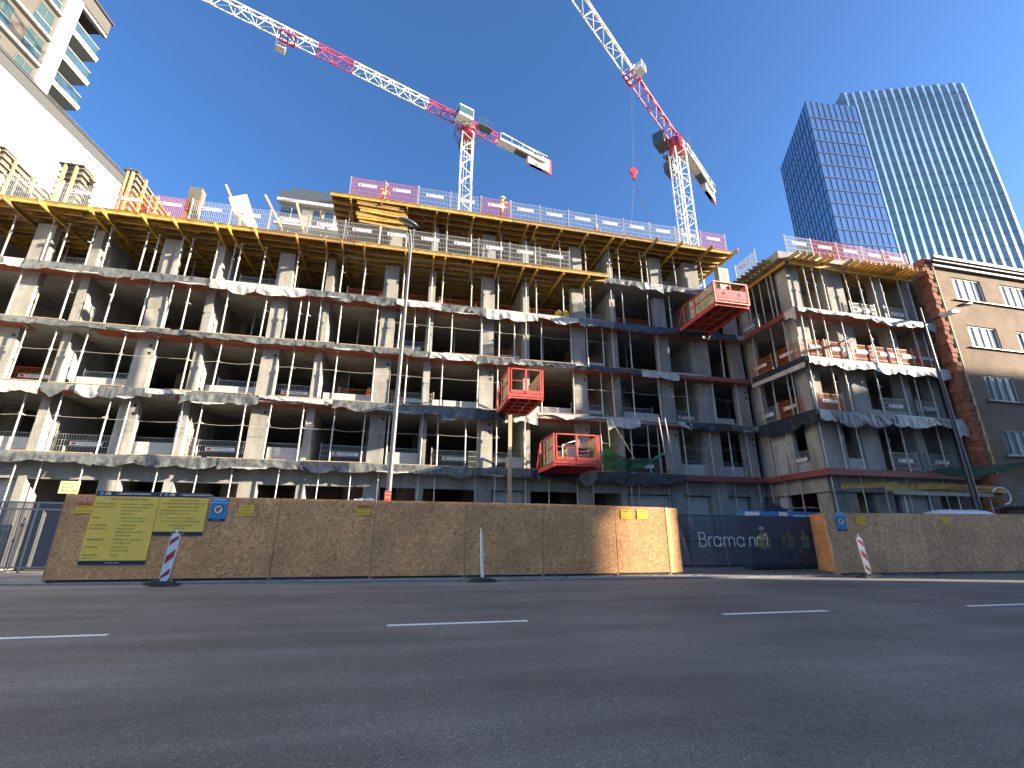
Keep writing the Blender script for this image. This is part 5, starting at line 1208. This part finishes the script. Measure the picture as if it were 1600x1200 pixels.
for i in range(NF):
    x0 = LFd*i/NF; x1 = LFd*(i+1)/NF
    g = MB(); vs = []; 
    for k, z in enumerate(zs):
        sh = .35*((k % 2)*2-1); dep = 2.2
        A_ = TL+uF*(x0+.0)-nF*2.19; B_ = TL+uF*(x0+(x1-x0)*.60+sh*.35)-nF*1.93; C_ = TL+uF*(x1-.01)-nF*2.19
        for v in (A_, B_, C_): vs.append((v.x, v.y, z-(0 if k else .35 if i % 2 else 0)))
    for k in range(len(zs)-1):
        a = 3*k; b = a+3
        g.add([vs[a], vs[a+1], vs[b+1], vs[b]], [(0, 3, 2, 1)], 0); g.add([vs[a+1], vs[a+2], vs[b+2], vs[b+1]], [(0, 3, 2, 1)], 1)
    g.add(vs[:3], [(0, 1, 2)], 0)
    # storey joints in the wide glass face
    for q in range(30):
        z = HT_-3.4-q*3.7
        if z < 2: break
        a = TL+uF*(x0+.06)-nF*2.10; b = TL+uF*(x0+(x1-x0)*.57)-nF*1.91; g.bar((a.x, a.y, z), (b.x, b.y, z), .04, .12, 2)
    part('facade_fin', g, [GL2, FIN, MUL], e)
g = MB(); c = TR-nF*2.2
g.prism([(v.x, v.y) for v in (TR-nF*2.19, TR+uF*1.2-nF*3.6, TR+uF*1.4-nF*30, TR-nF*30)], 0, HT_-.4); part('side_bay', g, SPA, e)

# ------------------------------------------------------------------ old brown building on the right
e = empty('old_tenement', (40, 18.3, 0), 'old brown rendered tenement house at the right edge', 'building')
BR = mat('brown_render', (0.245, 0.175, 0.12), rough=.95, noise=.4, nscale=.9, detail=9, bump=.35, bscale=14)
BY = 18.3; BX = 29.55; ze = 17.05
cols_x = [(31.0, 33.25), (34.75, 37.0), (38.6, 40.85), (42.4, 44.6), (46.2, 48.4)]
rows_z = [(14.85, 16.35), (11.85, 13.2), (8.68, 10.15), (5.65, 7.05), (2.3, 4.0)]
# front wall as strips around the openings so that the reveals are real
g = MB(); zs_ = [0]+[v for r in reversed(rows_z) for v in r]+[ze]; xs2 = [BX]+[v for c in cols_x for v in c]+[52]
for k in range(0, len(zs_)-1):
    if k % 2 == 0: g.box((BX, BY, zs_[k]), (52, BY+.4, zs_[k+1]))
    else:
        for j in range(0, len(xs2)-1, 2): g.box((xs2[j], BY, zs_[k]), (xs2[j+1], BY+.4, zs_[k+1]))
part('front_wall', g, BR, e)
g = MB(); g.box((BX, BY+.401, 0), (BX+.4, 32, ze)); g.box((BX, 31.6, 0), (52, 32, ze)); g.box((51.6, BY+.401, 0), (52, 31.6, ze)); part('side_wall', g, BR, e)
g = MB(); g.box((BX-.1, BY-.35, ze+.001), (52.2, 32.2, ze+.16)); part('roof', g, mat('roof_sheet', (0.10, 0.10, 0.10), rough=.6), e)
g = MB(); g.box((BX-.1, BY-.45, ze+.161), (52.2, BY-.30, ze+.34)); g.box((BX+.02, BY-.2, ze-.22), (52, BY-.001, ze)); part('gutter', g, mat('zinc_gutter', (0.19, 0.175, 0.165), rough=.5, metal=.3), e)
BRK = mat('orange_brick', (0.30, 0.115, 0.065), rough=.95, noise=.6, nscale=2.5, bump=.4, bscale=20)
g = MB(); z = 0; q = 0
while z < 17.3:
    w = .46 if q % 2 else .41; g.box((29.53-w-.03*math.sin(z*2.3)-.02*math.sin(z*7), BY-.06-.03*(q % 3), z), (29.54, BY+.5, z+.27)); z += .275; q += 1
part('toothed_brick_edge', g, BRK, e)
g = MB(); g.tube((29.62, BY-.08, 4.6), (29.62, BY-.08, 17.1), .06, 8); part('drain_pipe', g, mat('ochre_pipe', (0.52, 0.36, 0.18), rough=.6), e)
for ri, (za, zb) in enumerate(rows_z):
    for ci, (xa, xb) in enumerate(cols_x):
        w_ = MB(); w_.box((xa, BY+.12, za), (xb, BY+.16, zb)); o = part('window', w_, mat('old_window_glass', (0.10, 0.16, 0.17), rough=.08, spec=.9, noise=.4, nscale=.8), e)
        f = MB(); n = 4
        for k in range(n+1): x = xa+(xb-xa)*k/n; f.box((x-.035 if k else xa, BY+.05, za), (x+.035 if k < n else xb, BY+.119, zb))
        f.box((xa, BY+.06, za), (xb, BY+.118, za+.07)); f.box((xa, BY+.06, zb-.07), (xb, BY+.118, zb))
        c_ = part('frame', f, mat('old_white_frame', (0.62, 0.60, 0.55), rough=.6), e); c_.parent = o; c_.location = (0, 0, 0)
        # white panels before some upper panes, painting the sun's reflection in the glass
        if ri in (0, 1) and ci in (0, 1) and not (ri == 1 and ci == 1):
            f = MB()
            def cu(u, v, xa=xa, xb=xb, za=za, zb=zb): return Vector((xa+.05+(xb-xa)*.72*u, BY+.100+.008*math.sin(u*40), za+.08+(zb-za-.16)*v))
            f.grid(cu, 40, 2); c_ = part('pane_glare', f, mat('glare_white', (0.84, 0.83, 0.80), rough=.8), e); c_.parent = o; c_.location = (0, 0, 0)
    g = MB(); g.box((30.7, BY-.12, za-.075), (52, BY-.001, za-.03)); part('sill', g, mat('zinc_gutter', (0,0,0)), e)
for i, (x, y, w, h) in enumerate(((37.2, 21, .9, 2.1), (39.6, 22, 1.6, 2.6))):
    g = MB(); g.box((x, y, ze+.16), (x+w, y+.8, ze+h)); g.box((x-.08, y-.08, ze+h), (x+w+.08, y+.88, ze+h+.15)); part('chimney', g, mat('chimney_grey', (0.42, 0.42, 0.40), rough=.9, noise=.2, nscale=2), e)
g = MB(); g.lathe([(.45,0),(.42,.06),(.25,.16),(.05,.2)], (0,0,0), 18); q = MB(); q.merge(g, Matrix.Translation((36.9, 19.6, ze+1.5)) @ Matrix.Rotation(1.2, 4, 'X')); q.tube((36.9, 19.9, ze+.1), (36.9, 19.7, ze+1.4), .04, 8); part('satellite_dish', q, PLATE, e)
g = MB(); g.box((28.75, 19.6, 16.0), (31.5, 20.2, 17.9)); part('party_wall_stub', g, mat('grey_brick_stub', (0.22, 0.17, 0.14), rough=.95, noise=.4, nscale=4), e)

# ------------------------------------------------------------------ people
SKIN = mat('skin', (0.50, 0.28, 0.19), rough=.6); TROU = mat('dark_work_trousers', (0.035, 0.04, 0.055), rough=.85); BOOT = mat('work_boots', (0.03, 0.022, 0.018), rough=.7)
def person(x, y, z, face, label, jacket, helmet, pose='stand', lean=0.0, arms='down', trousers=None, stripes=True):
    """one continuous skinned body; face = heading of the person in radians (0 looks to -Y, i.e. to the street)"""
    J = {}
    crouch = pose == 'crouch'
    hip = .58 if crouch else .92
    J['pel'] = (0, 0, hip)
    ly = -lean
    def up(h): return (0, ly*(h-hip), h)
    J['spine'] = up(hip+.20); J['chest'] = up(hip+.40); J['neck'] = up(hip+.56); J['head0'] = up(hip+.64); J['head1'] = up(hip+.75); J['head2'] = up(hip+.83)
    ed = [('pel','spine'),('spine','chest'),('chest','neck'),('neck','head0'),('head0','head1'),('head1','head2')]
    rad = {'pel':(.165,.12),'spine':(.15,.11),'chest':(.18,.12),'neck':(.062,.062),'head0':(.075,.085),'head1':(.082,.10),'head2':(.06,.07)}
    for s, n in ((-1,'l'),(1,'r')):
        J['hip'+n] = (s*.10, 0, hip-.06)
        if crouch: J['kn'+n] = (s*.16, -.36, .47); J['an'+n] = (s*.15, -.05, .09); J['toe'+n] = (s*.16, -.20, .05)
        elif pose == 'walk': J['kn'+n] = (s*.10, -.12 if s > 0 else .02, .49); J['an'+n] = (s*.10, -.10 if s > 0 else .20, .09); J['toe'+n] = (s*.11, -.26 if s > 0 else .06, .05)
        else: J['kn'+n] = (s*.11, -.03, .49); J['an'+n] = (s*.12, .02, .09); J['toe'+n] = (s*.14, -.14, .045)
        ed += [('pel','hip'+n),('hip'+n,'kn'+n),('kn'+n,'an'+n),('an'+n,'toe'+n)]
        rad.update({'hip'+n:(.10,.10),'kn'+n:(.068,.068),'an'+n:(.048,.055),'toe'+n:(.045,.035)})
        sh = up(hip+.48); J['sh'+n] = (s*.19, sh[1], sh[2])
        if arms == 'down': J['el'+n] = (s*.25, sh[1]+.03, sh[2]-.28); J['wr'+n] = (s*.25, sh[1]-.08, sh[2]-.53)
        elif arms == 'forward': J['el'+n] = (s*.25, sh[1]-.12, sh[2]-.24); J['wr'+n] = (s*.15, sh[1]-.36, sh[2]-.20)
        else: J['el'+n] = (s*.30, sh[1]-.02, sh[2]-.25); J['wr'+n] = (s*.20, sh[1]-.14, sh[2]-.44)
        wr = Vector(J['wr'+n]); fd = (wr-Vector(J['el'+n])).normalized()
        pm = wr+fd*.07; J['pm'+n] = tuple(pm)
        ed += [('chest','sh'+n),('sh'+n,'el'+n),('el'+n,'wr'+n),('wr'+n,'pm'+n)]
        rad.update({'sh'+n:(.075,.075),'el'+n:(.052,.052),'wr'+n:(.034,.03),'pm'+n:(.036,.022)})
        ax = Vector((0,1,0)) if abs(fd.y) < .8 else Vector((1,0,0)); sp_ = fd.cross(ax).cross(fd).normalized(); cu = fd.cross(sp_)
        for k, (o, L) in enumerate(((-.028,.062),(-.010,.075),(.010,.07),(.028,.055))):
            b = pm+sp_*o+fd*.02; m = b+fd*L*.55; t_ = b+fd*L*.9+cu*.015*s
            for nm, v in (('a', b), ('b', m), ('c', t_)): J['f%d%s%s' % (k, nm, n)] = tuple(v); rad['f%d%s%s' % (k, nm, n)] = (.010, .010)
            ed += [('pm'+n,'f%da%s' % (k, n)),('f%da%s' % (k, n),'f%db%s' % (k, n)),('f%db%s' % (k, n),'f%dc%s' % (k, n))]
        b = pm-sp_*.03-fd*.03; m = b-sp_*.03+fd*.03; J['ta'+n] = tuple(b); J['tb'+n] = tuple(m); rad['ta'+n] = (.012,.012); rad['tb'+n] = (.010,.010)
        ed += [('pm'+n,'ta'+n),('ta'+n,'tb'+n)]
    # nose
    h1 = Vector(J['head1']); J['nose'] = tuple(h1+Vector((0,-.115,-.015))); rad['nose'] = (.016,.02); ed.append(('head1','nose'))
    keys = list(J); idx = {k: i for i, k in enumerate(keys)}
    me = bpy.data.meshes.new('person_skeleton'); me.from_pydata([J[k] for k in keys], [(idx[a], idx[b]) for a, b in ed], [])
    o = bpy.data.objects.new('person_skeleton', me); COL.objects.link(o)
    md = o.modifiers.new('skin', 'SKIN'); md.use_smooth_shade = True
    for k, dta in zip(keys, me.skin_vertices[0].data): dta.radius = rad[k]; dta.use_root = (k == 'pel')
    o.modifiers.new('sub', 'SUBSURF').levels = 1
    dg = bpy.context.evaluated_depsgraph_get(); bm_ = bpy.data.meshes.new_from_object(o.evaluated_get(dg)); bpy.data.objects.remove(o)
    bm_.name = 'body'
    for m in (SKIN, jacket, trousers or TROU, BOOT, mat('reflective_band', (0.70, 0.70, 0.66), rough=.3)): bm_.materials.append(m)
    hands = [Vector(J['wrl']), Vector(J['wrr'])]; toes = .13
    for p in bm_.polygons:
        c = p.center; mi = 1
        if c.z < toes: mi = 3
        elif c.z < hip-.02: mi = 2
        ysp = ly*(c.z-hip)
        if c.z > hip+.555 and abs(c.x) < .13: mi = 0
        for hv in hands:
            if (c-hv).length < .05 or ((c-hv).length < .24 and (c-hv).dot(hv-Vector(J['el'+('l' if hv is hands[0] else 'r')])) > 0 and (c.z > toes)): mi = 0
        if stripes and mi == 1 and (abs(c.z-(hip+.12)) < .032 or abs(c.z-(hip+.27)) < .032) and abs(c.x) < .24: mi = 4
        p.material_index = mi; p.use_smooth = True
    e = empty('person', (x, y, z), label, 'person', None, face)
    b = bpy.data.objects.new('body', bm_); COL.objects.link(b); b.parent = e
    hx, hy, hz = J['head1']
    g = MB(); g.lathe([(.135,0),(.14,.015),(.118,.03),(.112,.08),(.085,.125),(.03,.148)], (hx, hy+.005, hz+.015), 16, 0, .95, 1.1); g.box((hx-.07, hy-.20, hz+.01), (hx+.07, hy-.10, hz+.026)); part('helmet', g, helmet, e, world=False)
    g = MB()
    for s in (-1, 1): g.lathe([(.010,-.008),(.012,0),(.010,.008)], (hx+s*.034, hy-.088, hz+.0), 8); 
    g.box((hx-.025, hy-.094, hz-.062), (hx+.025, hy-.084, hz-.052)); part('face_features', g, INK, e, world=False)
    for s in (-1, 1):
        pass
    return e
HV = mat('hivis_yellow', (0.50, 0.62, 0.05), rough=.7); HO = mat('hivis_orange', (0.80, 0.17, 0.04), rough=.7); HW = mat('helmet_white', (0.82, 0.82, 0.80), rough=.35); HYL = mat('helmet_lime', (0.55, 0.68, 0.10), rough=.4)
HVD = mat('hivis_lime', (0.42, 0.62, 0.06), rough=.7)
person(-2.35, 22.7, 18.7, .5, 'worker in orange hi-vis crouching by the left barrier of the upper deck', HO, HW, 'crouch', .35, 'forward', HO)
person(4.35, 22.45, 18.7, 1.2, 'worker in a yellow vest and white helmet standing on the upper deck', HV, HW, 'stand', .1, 'forward', mat('grey_trousers', (0.20, 0.17, 0.15), rough=.9))
person(10.5, 22.6, 18.5, PI, 'worker with a lime helmet bending low on the upper deck edge', mat('dark_jacket', (0.06, 0.07, 0.07), rough=.8), HYL, 'crouch', .5, 'forward')
person(-2.3, 26.2, LV[3], .3, 'worker with a pale helmet inside the dark third storey', mat('brown_jacket', (0.22, 0.16, 0.10), rough=.9), HW, 'stand', .1)
person(15.7, 18.95, .1, 1.9, 'leftmost of three people behind the gate mesh, yellow jacket, turned sideways', HV, HW, 'walk', .05, 'bent')
person(17.0, 18.9, .1, PI, 'middle of three people behind the gate mesh, yellow vest with two bands', HVD, mat('navy_cap', (0.04, 0.05, 0.08), rough=.7), 'stand', .0, 'bent')
person(17.85, 18.85, .1, PI+.4, 'rightmost of three people behind the gate mesh, short yellow vest', HVD, mat('navy_cap', (0,0,0)), 'stand', .05, 'down')
